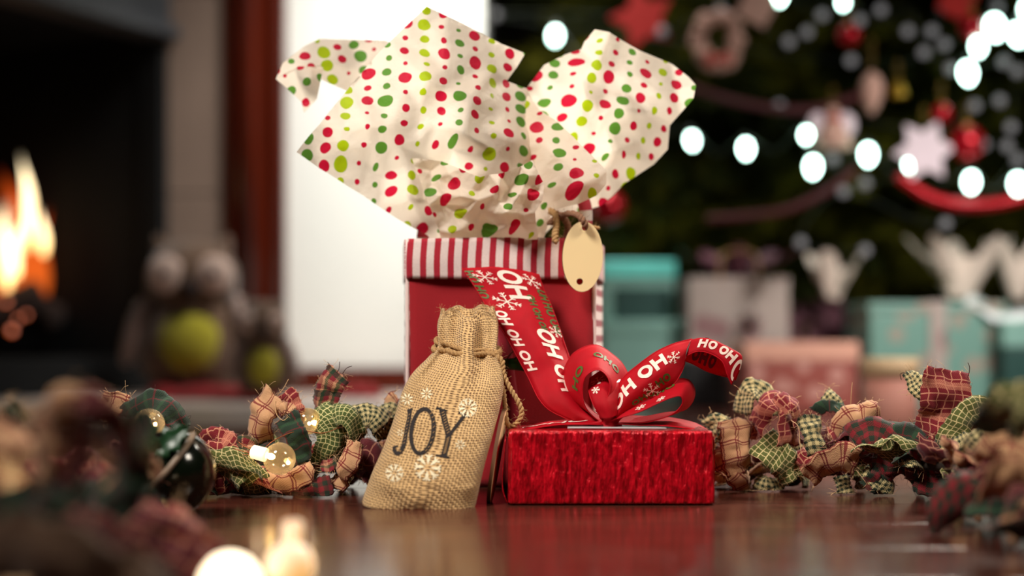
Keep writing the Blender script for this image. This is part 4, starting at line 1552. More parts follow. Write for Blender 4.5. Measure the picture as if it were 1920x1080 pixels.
# right loop
o, at, L_ = ribbon('bow_loop', [[(1146, 790, .856), (1150, 772, .870)], [(1180, 778, .852), (1187, 750, .870)], [(1222, 764, .848), (1230, 730, .872)], [(1258, 746, .846), (1264, 712, .872)], [(1276, 742, .846), (1292, 712, .874)], [(1280, 756, .847), (1303, 738, .876)], [(1264, 774, .850), (1284, 768, .878)],
                                  [(1232, 786, .854), (1240, 776, .878)], [(1190, 793, .857), (1190, 786, .876)], [(1150, 795, .860), (1150, 788, .872)]], 9, 64, gift, .0005, 5)
rprint('green_lettering', text('HO', .030, .014, .006, .0014), at, .028, 'green_print', o)
for fl_ in (flake(.020, .006, .0035, .0007), flake(.034, .004, .003, .0007)):
    rprint('snowflake_print', fl_, at, .028, 'white_print', o)
# the front half of the left loop, turned to face the room
o, at, L_ = ribbon('bow_loop', [[(1106, 712, .872), (1136, 694, .876), (1170, 700, .884)], [(1104, 734, .862), (1136, 724, .860), (1176, 724, .872)], [(1112, 758, .856), (1138, 752, .853), (1172, 748, .864)], [(1128, 784, .855), (1142, 782, .852), (1156, 778, .858)]], 11, 36, gift, .0012, 6)
for fl_ in (flake(.0120, .0060, .0050, .0006, rot=.2), flake(.0220, .0045, .0026, .0005)):
    rprint('snowflake_print', fl_, at, .022, 'white_print', o)
rprint('lettering', text('OH', .006, .0150, .0060, .0015), at, .022, 'white_print', o)
# bands across the lid
o, at, L_ = ribbon('ribbon_band', [[(950, 818, .852), (951, 815, .892)], [(962, 809, .852), (985, 800, .892)], [(1020, 800, .854), (1040, 789, .892)], [(1080, 796, .856), (1090, 783, .888)], [(1130, 797, .858), (1132, 778, .878)]], 8, 30, gift, .0004, 7)
rprint('lettering', text('HOHO', .004, .006, .012, .002), at, .032, 'white_print', o)
ribbon('ribbon_band', [[(1150, 797, .858), (1150, 780, .878)], [(1200, 797, .856), (1195, 781, .886)], [(1260, 800, .854), (1252, 784, .892)], [(1316, 808, .853), (1300, 793, .892)], [(1338, 822, .852), (1326, 806, .892)]], 8, 30, gift, .0004, 8)
# knot
kn = []
for i in range(13):
    t = i / 12
    r_ = []
    for k in range(21):
        a = 2 * PI * k / 20
        c = P(1143 + 6 * (t - .5), 770 + 32 * t, .862)
        rad = .0064 * (.75 + .45 * abs(2 * t - 1) ** 1.5 + .10 * math.sin(5 * a + 3 * t))
        r_.append(c + V((math.cos(a) * rad, math.sin(a) * rad * .8, 0)))
    kn.append(r_)
o = grid('knot', kn, M['ribbon'], gift)

# ================================================================== BURLAP POUCH
ST = [(694, 949, 880, 958, .823, .003), (684, 946, 887, 957, .823, .008), (680, 936, 892, 945, .826, .014), (697, 888, 903, 895, .832, .020), (716, 845, 912, 858, .838, .021), (737, 790, 926, 808, .846, .020), (754, 735, 939, 758, .855, .018),
      (772, 702, 945, 722, .862, .016), (799, 674, 945, 694, .869, .013), (815, 655, 937, 668, .876, .0095), (821, 640, 933, 650, .880, .009), (819, 615, 935, 622, .886, .011), (822, 598, 934, 600, .890, .0115), (828, 584, 926, 579, .893, .011)]
pouch = empty('burlap_pouch', V((P(785, 0, .83).x, .83, 0)), 'burlap drawstring pouch printed JOY, leaning on the red felt bag', 'pouch')
NU, NV = 160, 120
rows = []
uvs = []
def stat(t):
    k = [V((a, b, 0)) for a, b, *_ in ST]
    q = cr([V((s[0], s[1], s[4])) for s in ST], t)
    w = cr([V((s[2], s[3], s[5])) for s in ST], t)
    return q, w
vv = 0
last = None
for i in range(NV + 1):
    t = (len(ST) - 1) * i / NV
    q, w = stat(t)
    Lp, Rp = P(q.x, q.y, q.z), P(w.x, w.y, q.z)
    C = (Lp + Rp) / 2
    hw = (Rp - Lp) / 2
    d_ = max(w.z, .002)
    neck = math.exp(-((t - 9.3) / 1.7) ** 2) + (.55 if t > 10.3 else .55 * max(0, (t - 8.3) / 2))
    r_ = []
    for k in range(NU):
        a = 2 * PI * k / NU
        cx, sy_ = math.cos(a), math.sin(a)
        ex = math.copysign(abs(cx) ** .75, cx)
        ey = math.copysign(abs(sy_) ** .85, sy_)
        pl = neck * (.20 * math.cos(6 * a + .6 + .25 * t) + .12 * math.cos(11 * a + 2))
        dep = d_ * (1 + pl * 2.3)
        p_ = C + hw * ex * (1 + pl * .10) + V((0, -.97, -.22)) * dep * ey
        lump = .0016 * noise.noise(p_ * 42) + .0010 * noise.noise(p_ * 110)
        if t < 3:
            lump += .0028 * noise.noise(V((p_.x * 55, p_.z * 70, 3)))
        p_ += V((0, -lump, 0))
        if t < 1.2:
            p_.z = max(p_.z + .002 * math.sin(a * 3 + 1) * (1 if t > .5 else .5), .0007)
        if t > 12.5:
            p_ += V((0, 0, .0012 * noise.noise(V((a * 3, 7, 1))) + .0016 * math.cos(6 * a)))
        r_.append(p_)
    if last is not None:
        vv += (C - last).length
    last = C
    rows.append(r_)
    uvs += [(.158 * k / NU, vv) for k in range(NU)]
# mouth turned inwards
top = rows[-1]
cen = sum(top, V()) / NU
for j, (sc_, dz) in enumerate(((.90, .0003), (.84, -.004), (.75, -.016))):
    rows.append([cen + (p_ - cen) * sc_ + V((0, -.1 * dz, dz)) for p_ in top])
    uvs += [(.158 * k / NU, vv + .003 + .005 * j) for k in range(NU)]
# floor of the pouch
rows.insert(0, [sum(rows[0], V()) / NU + (p_ - sum(rows[0], V()) / NU) * .1 for p_ in rows[0]])
uvs = [(.158 * k / NU, -.004) for k in range(NU)] + uvs
pb = grid('pouch_body', rows, M['burlap'], pouch, uvs=uvs, closed=True)
vs_ = [p_ for r_ in rows for p_ in r_]
fs_ = []
for i in range(len(rows) - 1):
    for j in range(NU):
        k = (j + 1) % NU
        fs_.append((i * NU + j, i * NU + k, (i + 1) * NU + k, (i + 1) * NU + j))
bvh = BVHTree.FromPolygons(vs_, fs_)
def on_pouch(lift):
    def fn(x, y):
        d = (P(x, y, 1) - V((0, 0, H))).normalized()
        h, nr, _, _ = bvh.ray_cast(V((0, 0, H)), d)
        if h is None:
            return None
        if nr.dot(d) > 0:
            nr = -nr
        return h + nr * lift
    return fn
J = stroke([(764, 770.5), (774, 766.5)], 3.2, 3)
J += stroke(curve([(769, 769, 0), (767, 785, 0), (762, 810, 0), (758, 832, 0), (752, 846, 0), (745, 851, 0), (740.5, 846, 0), (740.5, 838, 0)], 20), 7.2, 2)
J += stroke([(738, 839), (747, 836.5)], 3, 3)
J += ell(791.8, 809, 20.3, 42, 7.0, n=44, rot=math.radians(8))
J += ell(793.5, 809, 20.3, 40, 6.5, -1.2, 1.4, n=24, rot=math.radians(8))
J += stroke([(829, 768), (834, 790), (841, 815)], 11, 8) + stroke([(871, 779), (858, 796), (843, 816)], 6, 8) + stroke([(842, 812), (838, 834), (832, 856)], 10.5, 8)
J += stroke([(818, 765), (838, 771)], 3.2, 5) + stroke([(860, 774), (880, 781)], 3.2, 5) + stroke([(817, 854), (842, 858.5)], 3.6, 5)
print_on('lettering', J, on_pouch(.00035), M['ink'], pouch)
D = []
for i in range(9):
    t = i / 9
    c = V((830, 772)).lerp(V((841, 814)), t + .05)
    D += stroke([(c.x - 2.6, c.y + 1.6), (c.x + 2.4, c.y - 1.6)], 1.1, 2)
    c = V((840.5, 822)).lerp(V((833, 853)), t)
    D += stroke([(c.x - 2.6, c.y + 1.8), (c.x + 2.6, c.y - 1.8)], 1.1, 2)
    c = V((768, 778)).lerp(V((757, 838)), t)
    D += stroke([(c.x - 1.2, c.y + 1.4), (c.x + 1.2, c.y - 1.4)], .9, 2)
    a = -1.0 + 2.2 * t
    c = V((791.8 + 21.5 * math.cos(a) * math.cos(.14) - 42 * math.sin(a) * math.sin(.14), 809 + 21.5 * math.cos(a) * math.sin(.14) + 42 * math.sin(a) * math.cos(.14)))
    D += stroke([(c.x - 1.6, c.y + 1.6), (c.x + 1.8, c.y - 1.6)], 1.0, 2)
    c = V((752, 847)).lerp(V((742, 841)), t)
    D += stroke([(c.x - 1, c.y + 1.4), (c.x + 1, c.y - 1.4)], .7, 2)
print_on('letter_hatching', D, on_pouch(.0006), M['twine'], pouch)
for (x, y, r_, ar, ro) in ((800, 739, 13, 8, .1), (764, 749, 13, 8, .4), (877, 765, 19, 9, .2), (863, 834, 11, 8, .3), (802, 877, 27, 8, .1), (740, 887, 18, 8, .25), (751, 812, 8, 6, .1)):
    print_on('snowflake_print', fflake(x, y, r_, ar, ro), on_pouch(.0004), M['flake'], pouch)
def ringpath(t0, grow, dz, a0=0, a1=2 * PI, m=40, slope=0):
    out = []
    for i in range(m + 1):
        a = a0 + (a1 - a0) * i / m
        ri = int((t0 + slope * math.cos(a)) / (len(ST) - 1) * NV) + 1
        r_ = rows[min(ri, NV)]
        c = sum(r_, V()) / NU
        p_ = r_[int(a / (2 * PI) * NU) % NU]
        out.append(c + (p_ - c) * (1 + grow) + V((0, 0, dz)))
    # keep the twine taut over the pleats
    sm = out
    for _ in range(3):
        sm = [sm[0]] + [(sm[i - 1] + sm[i] * 2 + sm[i + 1]) / 4 for i in range(1, len(sm) - 1)] + [sm[-1]]
    return [a + (a - (sum(out, V()) / len(out))).normalized() * .0006 for a in sm]
twine('drawstring', ringpath(9.35, .03, 0, slope=.15), .0018, M['twine'], pouch, n=150, twist=1100, fuzz=120)
twine('drawstring', ringpath(9.9, .05, 0, slope=-.25), .0016, M['twine'], pouch, n=150, twist=1100, fuzz=120, seed=8)
twine('drawstring', [P(933, 668, .868), P(942, 678, .866), P(944, 700, .864), P(955, 725, .862), P(971, 752, .860), P(978, 772, .859), P(972, 790, .858), P(958, 800, .858), P(950, 790, .858), P(947, 760, .860), P(943, 725, .862)], .0016, M['twine'], pouch, n=90, twist=1100, fuzz=120, seed=5)
rr = random.Random(3)
v, f = [], []
for k in range(260):
    r_ = rows[NV - rr.randrange(0, 2)] if k < 150 else rows[rr.randrange(3, NV)]
    a = r_[rr.randrange(NU)]
    d = V((rr.gauss(0, .6), rr.gauss(-.4, .4), rr.gauss(.9 if k < 150 else 0, .6))).normalized()
    L_ = rr.uniform(.0012, .0038)
    tube_data([a, a + d * L_ * .5, a + d * L_ + V((rr.gauss(0, .0008), 0, rr.gauss(0, .0008)))], .00007, 3, v, f)
tag(mesh('loose_fibres', v, f, M['twine'], pouch), kind='stuff')
# the pouch's own wooden tag, seen edge-on
et = empty('gift_tag', P(932, 860, .852), 'wooden oval tag seen edge-on, leaning between pouch and red foil gift', 'tag')
ax = (P(946, 772, .856) - P(917, 949, .846))
hl = ax.length / 2
ax.normalize()
disc_tag('tag_disc', (P(946, 772, .856) + P(917, 949, .846)) / 2 + V((0, 0, .0012)), .0165, hl, V((.10, 1, 0)).normalized(), ax, .0022, et, [(0, hl * .82, .0018)])


# ================================================================== RAG GARLANDS
def strip(par, mat, pts, wpx, ang=None, dY=.003, curl=.25, taper=.0, seed=0, fray=34, nv=30, nu=10, label=None):
    """a torn cloth strip through (px,py,Y) points; wpx wide; ang = direction of its width in the picture plane"""
    rr = random.Random(seed * 7 + 3)
    c = curve([P(*q) for q in pts], nv)
    Ym = sum(q[2] for q in pts) / len(pts)
    hw = wpx * Ym / F / 2
    rows = []
    tw = rr.uniform(-.9, .9)
    for i, p_ in enumerate(c):
        t = i / (nv - 1)
        tg = (c[min(i + 1, nv - 1)] - c[max(i - 1, 0)]).normalized()
        if ang is None:
            ac = V((-tg.z, 0, tg.x))
            if ac.length < .05:
                ac = V((1, 0, 0))
            ac.normalize()
        else:
            ac = V((math.cos(math.radians(ang)), 0, math.sin(math.radians(ang))))
        ac = (ac * hw + V((0, dY, 0))) * (1 - taper * t)
        ac = Matrix.Rotation(tw * (t - .4), 3, tg) @ ac
        nr = tg.cross(ac).normalized()
        if nr.y > 0:
            nr = -nr
        r_ = []
        for j in range(nu):
            s_ = 2 * j / (nu - 1) - 1
            q = p_ + ac * s_ + nr * curl * hw * (1 - s_ * s_) * .8
            q += V((noise.noise(q * 90 + V((seed, 0, 0))), noise.noise(q * 90 + V((0, seed, 0))), noise.noise(q * 90))) * .0022
            q += nr * ((abs(noise.noise(q * 62 + V((3, seed, 0)))) - .2) * .0075 + abs(noise.noise(q * 160 + V((seed, 1, 0)))) * .0018)
            if j in (0, nu - 1):
                q += ac.normalized() * rr.uniform(-.0006, .0006)
            if i in (0, nv - 1):
                q += tg * rr.uniform(-.0007, .0007)
            q.z = max(q.z, .0012)
            r_.append(q)
        rows.append(r_)
    o = grid('fabric_strip', rows, M[mat], par, solid=.0005)
    if label:
        o['label'] = label
    if fray:
        v, f = [], []
        for k in range(fray):
            m3 = k % 4
            e = rows[0] if m3 == 0 else rows[-1] if m3 == 1 else [r_[0] for r_ in rows] if m3 == 2 else [r_[-1] for r_ in rows]
            e2 = rows[1] if m3 == 0 else rows[-2] if m3 == 1 else [r_[1] for r_ in rows] if m3 == 2 else [r_[-2] for r_ in rows]
            j = rr.randrange(len(e))
            a = e[j]
            d = (a - e2[j]).normalized() + V([rr.gauss(0, .5) for _ in range(3)])
            L_ = rr.uniform(.0012, .0042)
            b = a + d * L_ * .5 + V([rr.gauss(0, .0005) for _ in range(3)])
            g = a + d * L_ + V([rr.gauss(0, .0012) for _ in range(3)])
            b.z, g.z = max(b.z, .001), max(g.z, .001)
            tube_data([a, b, g], .00010, 3, v, f)
        th = mesh('frayed_threads', v, f, M['thread' if mat in ('tan', 'gingham', 'bold', 'redplaid', 'xmas') else 'darkthread'], o)
        th['kind'] = 'stuff'
    return o


LAB = {'tan': 'tan strip with dark red lines', 'redplaid': 'dark red strip with cream lines', 'gingham': 'small green and cream gingham strip', 'bold': 'bold green and cream gingham strip', 'olive': 'olive strip with yellow lines',
       'green': 'dark green strip', 'tartan': 'red and dark green tartan strip', 'xmas': 'red, green and cream checked strip', 'wave': 'green strip with wavy pale lines', 'wine': 'plain wine red strip'}


def fill(par, path, count, seed, mats, wlo=44, whi=66, llo=50, lhi=95, up=.45):
    """more strips knotted round the cord, lying the way they fall"""
    rr = random.Random(seed)
    for k in range(count):
        t = (k + rr.random()) / count * (len(path) - 1)
        c = cr(path, t)
        k_ = F / c.y / 3000.0
        a = rr.uniform(-.35, PI + .35)
        L_ = rr.uniform(llo, lhi) * .000335
        d = V((math.cos(a), rr.uniform(-.5, .7), math.sin(a) * up + .05)).normalized()
        e = V((rr.gauss(0, 1), rr.gauss(0, 1), rr.gauss(0, .6))).normalized()
        p0 = c - d * L_ * .15 + e * .004
        p1 = c + d * L_ * .45 + e * .006
        p2 = c + d * L_ * .8 + e * .012 + V((0, 0, -.003))
        p3 = c + d * L_ * .95 + e * .02 + V((0, 0, -.012))
        q = []
        for p_ in (p0, p1, p2, p3):
            p_.z = max(p_.z, .003)
            q.append((960 + p_.x * F / p_.y, 640 + (H - p_.z) * F / p_.y, p_.y))
        mt = mats[rr.randrange(len(mats))]
        strip(par, mt, q, rr.uniform(wlo, whi) * .9 / c.y * 1.0, ang=rr.uniform(-90, 90), dY=rr.uniform(-.006, .006), curl=rr.uniform(.1, .5), seed=seed * 100 + k, fray=14, nv=18, nu=7)


def sides(par, lst, sd):
    for i, e in enumerate(lst):
        mt, pts, w = e[0], e[1], e[2]
        kw = e[3] if len(e) > 3 else {}
        strip(par, mt, pts, w, seed=sd + i, label=LAB.get(mt), **kw)


g1 = empty('rag_garland', P(1600, 920, .88), 'rag garland of plaid fabric strips to the right of the red foil gift', 'garland', 'rag garlands on the floor')
pathR = [P(1310, 868, .95), P(1400, 868, .935), P(1500, 862, .92), P(1600, 862, .905), P(1700, 868, .88), P(1780, 872, .84), P(1870, 900, .74), P(1990, 960, .62), P(2150, 1060, .52)]
v, f = tube_data(curve(pathR, 60), .0042, 8)
mesh('core_cord', v, f, M['rope'], g1)
sides(g1, [
    ('gingham', [(1330, 800, .93), (1345, 795, .925), (1358, 800, .92), (1352, 830, .92)], 40),
    ('tan', [(1374, 792, .915), (1378, 815, .905), (1380, 850, .902), (1390, 884, .906)], 58, dict(curl=.35)),
    ('tan', [(1352, 840, .91), (1362, 870, .905), (1380, 895, .905), (1402, 922, .91)], 42, dict(curl=.2)),
    ('tan', [(1345, 860, .92), (1350, 880, .92), (1345, 905, .92)], 30),
    ('gingham', [(1398, 775, .925), (1400, 735, .92), (1418, 728, .918), (1432, 745, .92), (1440, 785, .925)], 34, dict(curl=.1, dY=.006)),
    ('redplaid', [(1424, 822, .91), (1424, 790, .905), (1440, 762, .902), (1462, 760, .905), (1475, 790, .90), (1478, 835, .90)], 34, dict(curl=.3, dY=.008)),
    ('redplaid', [(1460, 768, .90), (1480, 755, .898), (1492, 775, .90), (1488, 800, .905)], 24, dict(dY=.005)),
    ('olive', [(1428, 826, .900), (1450, 850, .895), (1475, 872, .896), (1492, 896, .90)], 62, dict(curl=.15)),
    ('gingham', [(1420, 900, .915), (1440, 915, .91), (1470, 900, .915)], 30),
    ('bold', [(1514, 782, .905), (1520, 805, .898), (1524, 830, .897), (1526, 858, .90)], 42, dict(curl=.35)),
    ('gingham', [(1548, 736, .92), (1560, 752, .915), (1582, 768, .912), (1590, 790, .912)], 28, dict(curl=.2)),
    ('green', [(1535, 770, .912), (1550, 762, .908), (1575, 768, .906), (1590, 780, .908)], 22),
    ('tan', [(1570, 822, .902), (1578, 797, .895), (1598, 780, .893), (1622, 776, .894), (1640, 770, .897)], 36, dict(curl=.8)),
    ('redplaid', [(1560, 800, .905), (1566, 820, .898), (1582, 828, .896), (1594, 815, .90)], 24, dict(dY=.006)),
    ('tan', [(1608, 868, .884), (1580, 855, .882), (1548, 868, .884), (1516, 896, .890)], 56, dict(curl=.25)),
    ('redplaid', [(1500, 868, .90), (1512, 860, .896), (1528, 852, .895)], 36),
    ('gingham', [(1576, 895, .895), (1580, 910, .89), (1584, 932, .892)], 34, dict(curl=.3)),
    ('tartan', [(1600, 838, .89), (1618, 815, .884), (1648, 815, .882), (1668, 845, .882), (1672, 886, .888)], 66, dict(curl=.45)),
    ('tartan', [(1630, 888, .885), (1645, 905, .885), (1665, 915, .89)], 46),
    ('gingham', [(1625, 880, .89), (1648, 902, .885), (1672, 918, .888)], 34),
    ('green', [(1668, 822, .888), (1700, 822, .88), (1728, 842, .878), (1735, 880, .882)], 62, dict(curl=.5)),
    ('green', [(1700, 812, .89), (1718, 806, .888), (1742, 812, .89)], 20),
    ('redplaid', [(1748, 846, .880), (1764, 796, .876), (1770, 745, .872), (1774, 692, .874)], 86, dict(curl=.08, dY=.004)),
    ('gingham', [(1700, 700, .895), (1718, 722, .888), (1734, 748, .884), (1748, 775, .884)], 30, dict(curl=.4)),
    ('redplaid', [(1730, 852, .874), (1742, 838, .870), (1758, 826, .87)], 26),
    ('olive', [(1770, 850, .862), (1786, 815, .856), (1808, 782, .854), (1832, 762, .856), (1848, 768, .862)], 44, dict(curl=.2)),
    ('tan', [(1834, 815, .865), (1832, 790, .862), (1828, 772, .862)], 30),
    ('green', [(1740, 870, .87), (1765, 855, .862), (1800, 870, .862)], 60, dict(curl=.4)),
    ('tartan', [(1722, 900, .875), (1750, 905, .868), (1790, 900, .86)], 52),
    ('olive', [(1782, 880, .845), (1788, 905, .838), (1790, 938, .838)], 40),
    ('gingham', [(1812, 866, .80), (1830, 840, .78), (1860, 822, .77)], 60),
    ('wine', [(1800, 910, .80), (1850, 905, .77), (1890, 930, .76)], 72, dict(curl=.4)),
    ('tan', [(1850, 860, .72), (1880, 838, .70), (1930, 850, .70)], 70),
    ('green', [(1860, 800, .66), (1890, 770, .64), (1930, 790, .64)], 90, dict(curl=.4)),
    ('olive', [(1880, 780, .60), (1910, 760, .59), (1940, 800, .59)], 90),
    ('wine', [(1830, 900, .74), (1890, 900, .70), (1950, 930, .68)], 90, dict(curl=.4)),
], 100)
fill(g1, pathR[:7], 46, 5, ['green', 'tartan', 'wine', 'green', 'olive', 'gingham', 'tan', 'wine'], up=.25, lhi=75)
fill(g1, pathR[6:], 24, 6, ['tan', 'wine', 'green', 'olive', 'tartan'], up=.5, wlo=40)

g2 = empty('rag_garland', P(450, 930, .88), 'rag garland of plaid fabric strips with round bulbs, to the left of the burlap pouch', 'garland', 'rag garlands on the floor')
pathL = [P(790, 862, .955), P(700, 866, .94), P(600, 866, .92), P(500, 866, .905), P(420, 868, .89), P(340, 870, .86), P(260, 872, .80), P(190, 900, .70), P(120, 960, .60), P(40, 1050, .52)]
v, f = tube_data(curve(pathL, 60), .0042, 8)
mesh('core_cord', v, f, M['rope'], g2)
sides(g2, [
    ('tan', [(212, 790, .885), (208, 770, .88), (214, 750, .878), (218, 735, .878)], 52, dict(curl=.15)),
    ('green', [(228, 808, .880), (248, 778, .872), (286, 752, .868), (318, 770, .868), (340, 805, .874)], 46, dict(curl=.3, dY=.006)),
    ('green', [(225, 800, .87), (250, 800, .865), (275, 785, .862)], 40),
    ('redplaid', [(380, 836, .89), (402, 820, .885), (425, 822, .884), (446, 838, .888)], 36, dict(curl=.5)),
    ('redplaid', [(378, 858, .885), (400, 846, .88), (428, 850, .88), (440, 870, .884)], 32, dict(curl=.3)),
    ('xmas', [(425, 850, .89), (445, 836, .885), (468, 838, .886), (482, 852, .89)], 30),
    ('tan', [(494, 835, .90), (490, 800, .893), (500, 765, .890), (520, 745, .892)], 50, dict(curl=.5)),
    ('redplaid', [(558, 818, .900), (556, 785, .893), (548, 755, .891), (530, 738, .893)], 36, dict(curl=.4)),
    ('tan', [(520, 770, .888), (534, 762, .886), (548, 770, .888)], 22),
    ('green', [(536, 780, .884), (545, 802, .880), (560, 830, .880), (572, 862, .884)], 40, dict(curl=.4)),
    ('xmas', [(612, 768, .905), (614, 740, .900), (622, 715, .898), (634, 698, .900)], 48, dict(curl=.2)),
    ('wave', [(596, 776, .90), (612, 790, .893), (622, 815, .892), (618, 845, .896), (606, 866, .90)], 56, dict(curl=.35)),
    ('wave', [(618, 780, .898), (645, 778, .894), (668, 800, .895), (668, 826, .90)], 36, dict(curl=.4)),
    ('gingham', [(660, 800, .905), (676, 780, .90), (700, 778, .90), (722, 796, .902)], 42, dict(curl=.4)),
    ('gingham', [(700, 812, .91), (722, 800, .908), (742, 806, .91)], 40),
    ('tan', [(730, 770, .93), (738, 750, .928), (746, 742, .928)], 24),
    ('gingham', [(712, 780, .925), (728, 770, .922), (744, 778, .925)], 26),
    ('tan', [(500, 888, .885), (528, 905, .878), (556, 900, .876), (584, 878, .882)], 40, dict(curl=.5)),
    ('tartan', [(518, 915, .885), (552, 920, .878), (590, 918, .876), (622, 908, .88)], 36, dict(curl=.2)),
    ('tan', [(634, 912, .888), (646, 888, .882), (660, 862, .882), (668, 830, .888)], 32, dict(curl=.5)),
    ('xmas', [(604, 876, .89), (618, 874, .886), (632, 868, .888)], 22),
    ('olive', [(436, 868, .885), (458, 880, .878), (476, 900, .876), (486, 922, .882)], 50, dict(curl=.3)),
    ('redplaid', [(404, 872, .88), (400, 895, .874), (398, 922, .878)], 34, dict(curl=.3)),
    ('wine', [(660, 850, .90), (690, 848, .895), (712, 880, .90)], 50, dict(curl=.5)),
    ('green', [(440, 900, .89), (470, 915, .885), (510, 912, .888)], 44),
    ('green', [(480, 830, .895), (500, 850, .89), (510, 880, .892)], 44),
    ('wine', [(690, 880, .905), (712, 900, .90), (735, 905, .905)], 40),
], 300)
fill(g2, pathL[:6], 44, 15, ['green', 'wine', 'green', 'tartan', 'olive', 'tan', 'redplaid', 'gingham'], up=.25, lhi=72)
# the near end of the garland, far out of focus
sides(g2, [
    ('tan', [(84, 900, .50), (88, 810, .49), (120, 765, .485), (160, 780, .49)], 70, dict(curl=.4)),
    ('wine', [(232, 860, .50), (225, 800, .49), (195, 765, .485), (150, 760, .49)], 60, dict(curl=.3)),
    ('wine', [(130, 900, .50), (150, 860, .49), (160, 800, .49)], 60),
    ('green', [(215, 960, .52), (250, 900, .51), (255, 820, .51), (235, 780, .51)], 80, dict(curl=.4)),
    ('olive', [(250, 900, .56), (262, 850, .55), (250, 800, .55)], 60),
    ('tan', [(205, 930, .54), (222, 890, .53), (212, 850, .53)], 34),
    ('tan', [(230, 890, .66), (262, 870, .65), (285, 900, .65)], 40),
    ('green', [(10, 810, .62), (20, 790, .62), (5, 770, .62)], 50),
    ('gingham', [(40, 790, .66), (34, 765, .66), (22, 752, .66)], 30),
    ('tan', [(-20, 800, .54), (20, 830, .53), (70, 860, .53)], 50, dict(curl=.4)),
    ('wine', [(210, 950, .58), (270, 985, .57), (330, 1010, .57), (390, 1045, .58)], 74, dict(curl=.4)),
    ('redplaid', [(270, 960, .585), (330, 975, .58), (372, 1000, .58)], 40, dict(curl=.3)),
    ('wine', [(300, 1050, .55), (350, 1060, .545), (410, 1090, .55)], 60),
    ('rust', [(-60, 1050, .46), (40, 1030, .45), (150, 1060, .45), (200, 1130, .46)], 120, dict(curl=.3)),
    ('rust', [(120, 1080, .47), (220, 1070, .46), (300, 1120, .46)], 90, dict(curl=.3)),
    ('green', [(-80, 980, .48), (-20, 960, .47), (60, 1000, .47)], 90),
    ('green', [(40, 960, .54), (90, 930, .53), (150, 950, .53)], 90),
    ('green', [(20, 1000, .50), (80, 960, .49), (150, 990, .49)], 80),
    ('wine', [(100, 1010, .50), (160, 1000, .49), (240, 1050, .49)], 90),
    ('green', [(170, 960, .62), (215, 930, .61), (262, 945, .61)], 70),
], 500)
fill(g2, pathL[6:], 26, 16, ['wine', 'wine', 'green', 'green', 'olive', 'redplaid'], up=.3, wlo=34, whi=50, lhi=60)
# long loose threads
for q, m_ in (([(510, 742, .89), (506, 728, .889), (500, 722, .889)], 'thread'), ([(516, 745, .89), (530, 730, .888), (541, 711, .888)], 'thread'),
              ([(516, 750, .886), (518, 775, .882), (530, 788, .88), (540, 782, .88)], 'thread'), ([(632, 698, .898), (636, 690, .896), (637, 678, .896)], 'darkthread'), ([(642, 700, .898), (650, 690, .896), (660, 686, .896)], 'darkthread'),
              ([(380, 830, .88), (410, 850, .874), (400, 870, .874), (430, 862, .874), (440, 846, .876)], 'thread')):
    tube('loose_thread', [P(*x) for x in q], .00022, M[m_], g2, n=24, seg=5)
for q, m_ in (([(1483, 788, .892), (1497, 800, .888), (1500, 830, .887), (1504, 852, .886), (1520, 860, .884), (1536, 862, .885)], 'thread'), ([(1595, 762, .90), (1596, 740, .898), (1598, 717, .898)], 'thread'),
              ([(1606, 882, .878), (1620, 900, .876), (1630, 915, .878)], 'thread'), ([(1816, 705, .87), (1818, 690, .87), (1815, 680, .87)], 'darkthread'), ([(1690, 712, .89), (1688, 702, .889), (1694, 699, .889), (1704, 702, .889)], 'darkthread'),
              ([(1376, 722, .872), (1384, 728, .88), (1388, 740, .90)], 'thread'), ([(1556, 930, .888), (1562, 925, .888), (1568, 922, .888)], 'thread'), ([(1372, 912, .905), (1362, 918, .903), (1356, 926, .903)], 'darkthread')):
    tube('loose_thread', [P(*x) for x in q], .00022, M[m_], g1, n=24, seg=5)

# ------------------------------------------------------------------ dark green bell ornament with holly leaves
M['bellgreen'] = plain('dark_green_lacquer', rgb(12, 20, 10), .16, metal=.2, var=.2, coat=.4)
M['bellrim'] = plain('worn_pale_rim', rgb(150, 130, 110), .4, var=.3, scale=200)
M['holly'] = plain('green_holly_leaf', rgb(26, 66, 36), .35, var=.3, scale=120)
cb = P(322, 878, .775)
rb = .0236
cb.z = rb + .001
bl = empty('jingle_bell', V((cb.x, cb.y, 0)), 'large dark green jingle bell with pale rim and holly leaves, against the left garland', 'bell')
axb = V((-.62, -.18, .55)).normalized()
lathe('lower_shell', sph(rb, 16, 0, PI * .56), M['bellgreen'], bl, 36, cb, axb)
lathe('upper_shell', sph(rb * .985, 10, PI * .56, PI), M['bellgreen'], bl, 36, cb, axb)
zz = -rb * math.cos(PI * .56)
lathe('rim', [(rb * .985, zz - .0012), (rb * 1.035, zz - .0006), (rb * 1.035, zz + .0010), (rb * .97, zz + .0018)], M['bellrim'], bl, 36, cb, axb)
tube('hanging_ring', [cb + axb * rb + V((math.cos(a) * .004, 0, math.sin(a) * .004 + .002)) for a in [2 * PI * k / 10 for k in range(11)]], .0007, M['gold'], bl, 20, 6)
def leaf(px, py, Y, ang, L_, mat='holly', tilt=.2):
    d = V((math.cos(ang), tilt, math.sin(ang))).normalized()
    e = V((-math.sin(ang), .3, math.cos(ang))).normalized()
    c = P(px, py, Y)
    rows = []
    for i in range(13):
        t = i / 12
        w = L_ * .26 * math.sin(PI * t) * (1 + .35 * math.cos(PI * 2 * t * 3.5))
        r_ = []
        for j in range(5):
            s_ = (j - 2) / 2
            r_.append(c + d * L_ * (t - .1) + e * w * s_ + V((0, -.0022 * abs(s_) - .002 * math.sin(PI * t), 0)))
        rows.append(r_)
    return grid('holly_leaf', rows, M[mat], bl, solid=.0004)
leaf(272, 856, .760, math.radians(145), .024)
leaf(285, 842, .758, math.radians(100), .022)
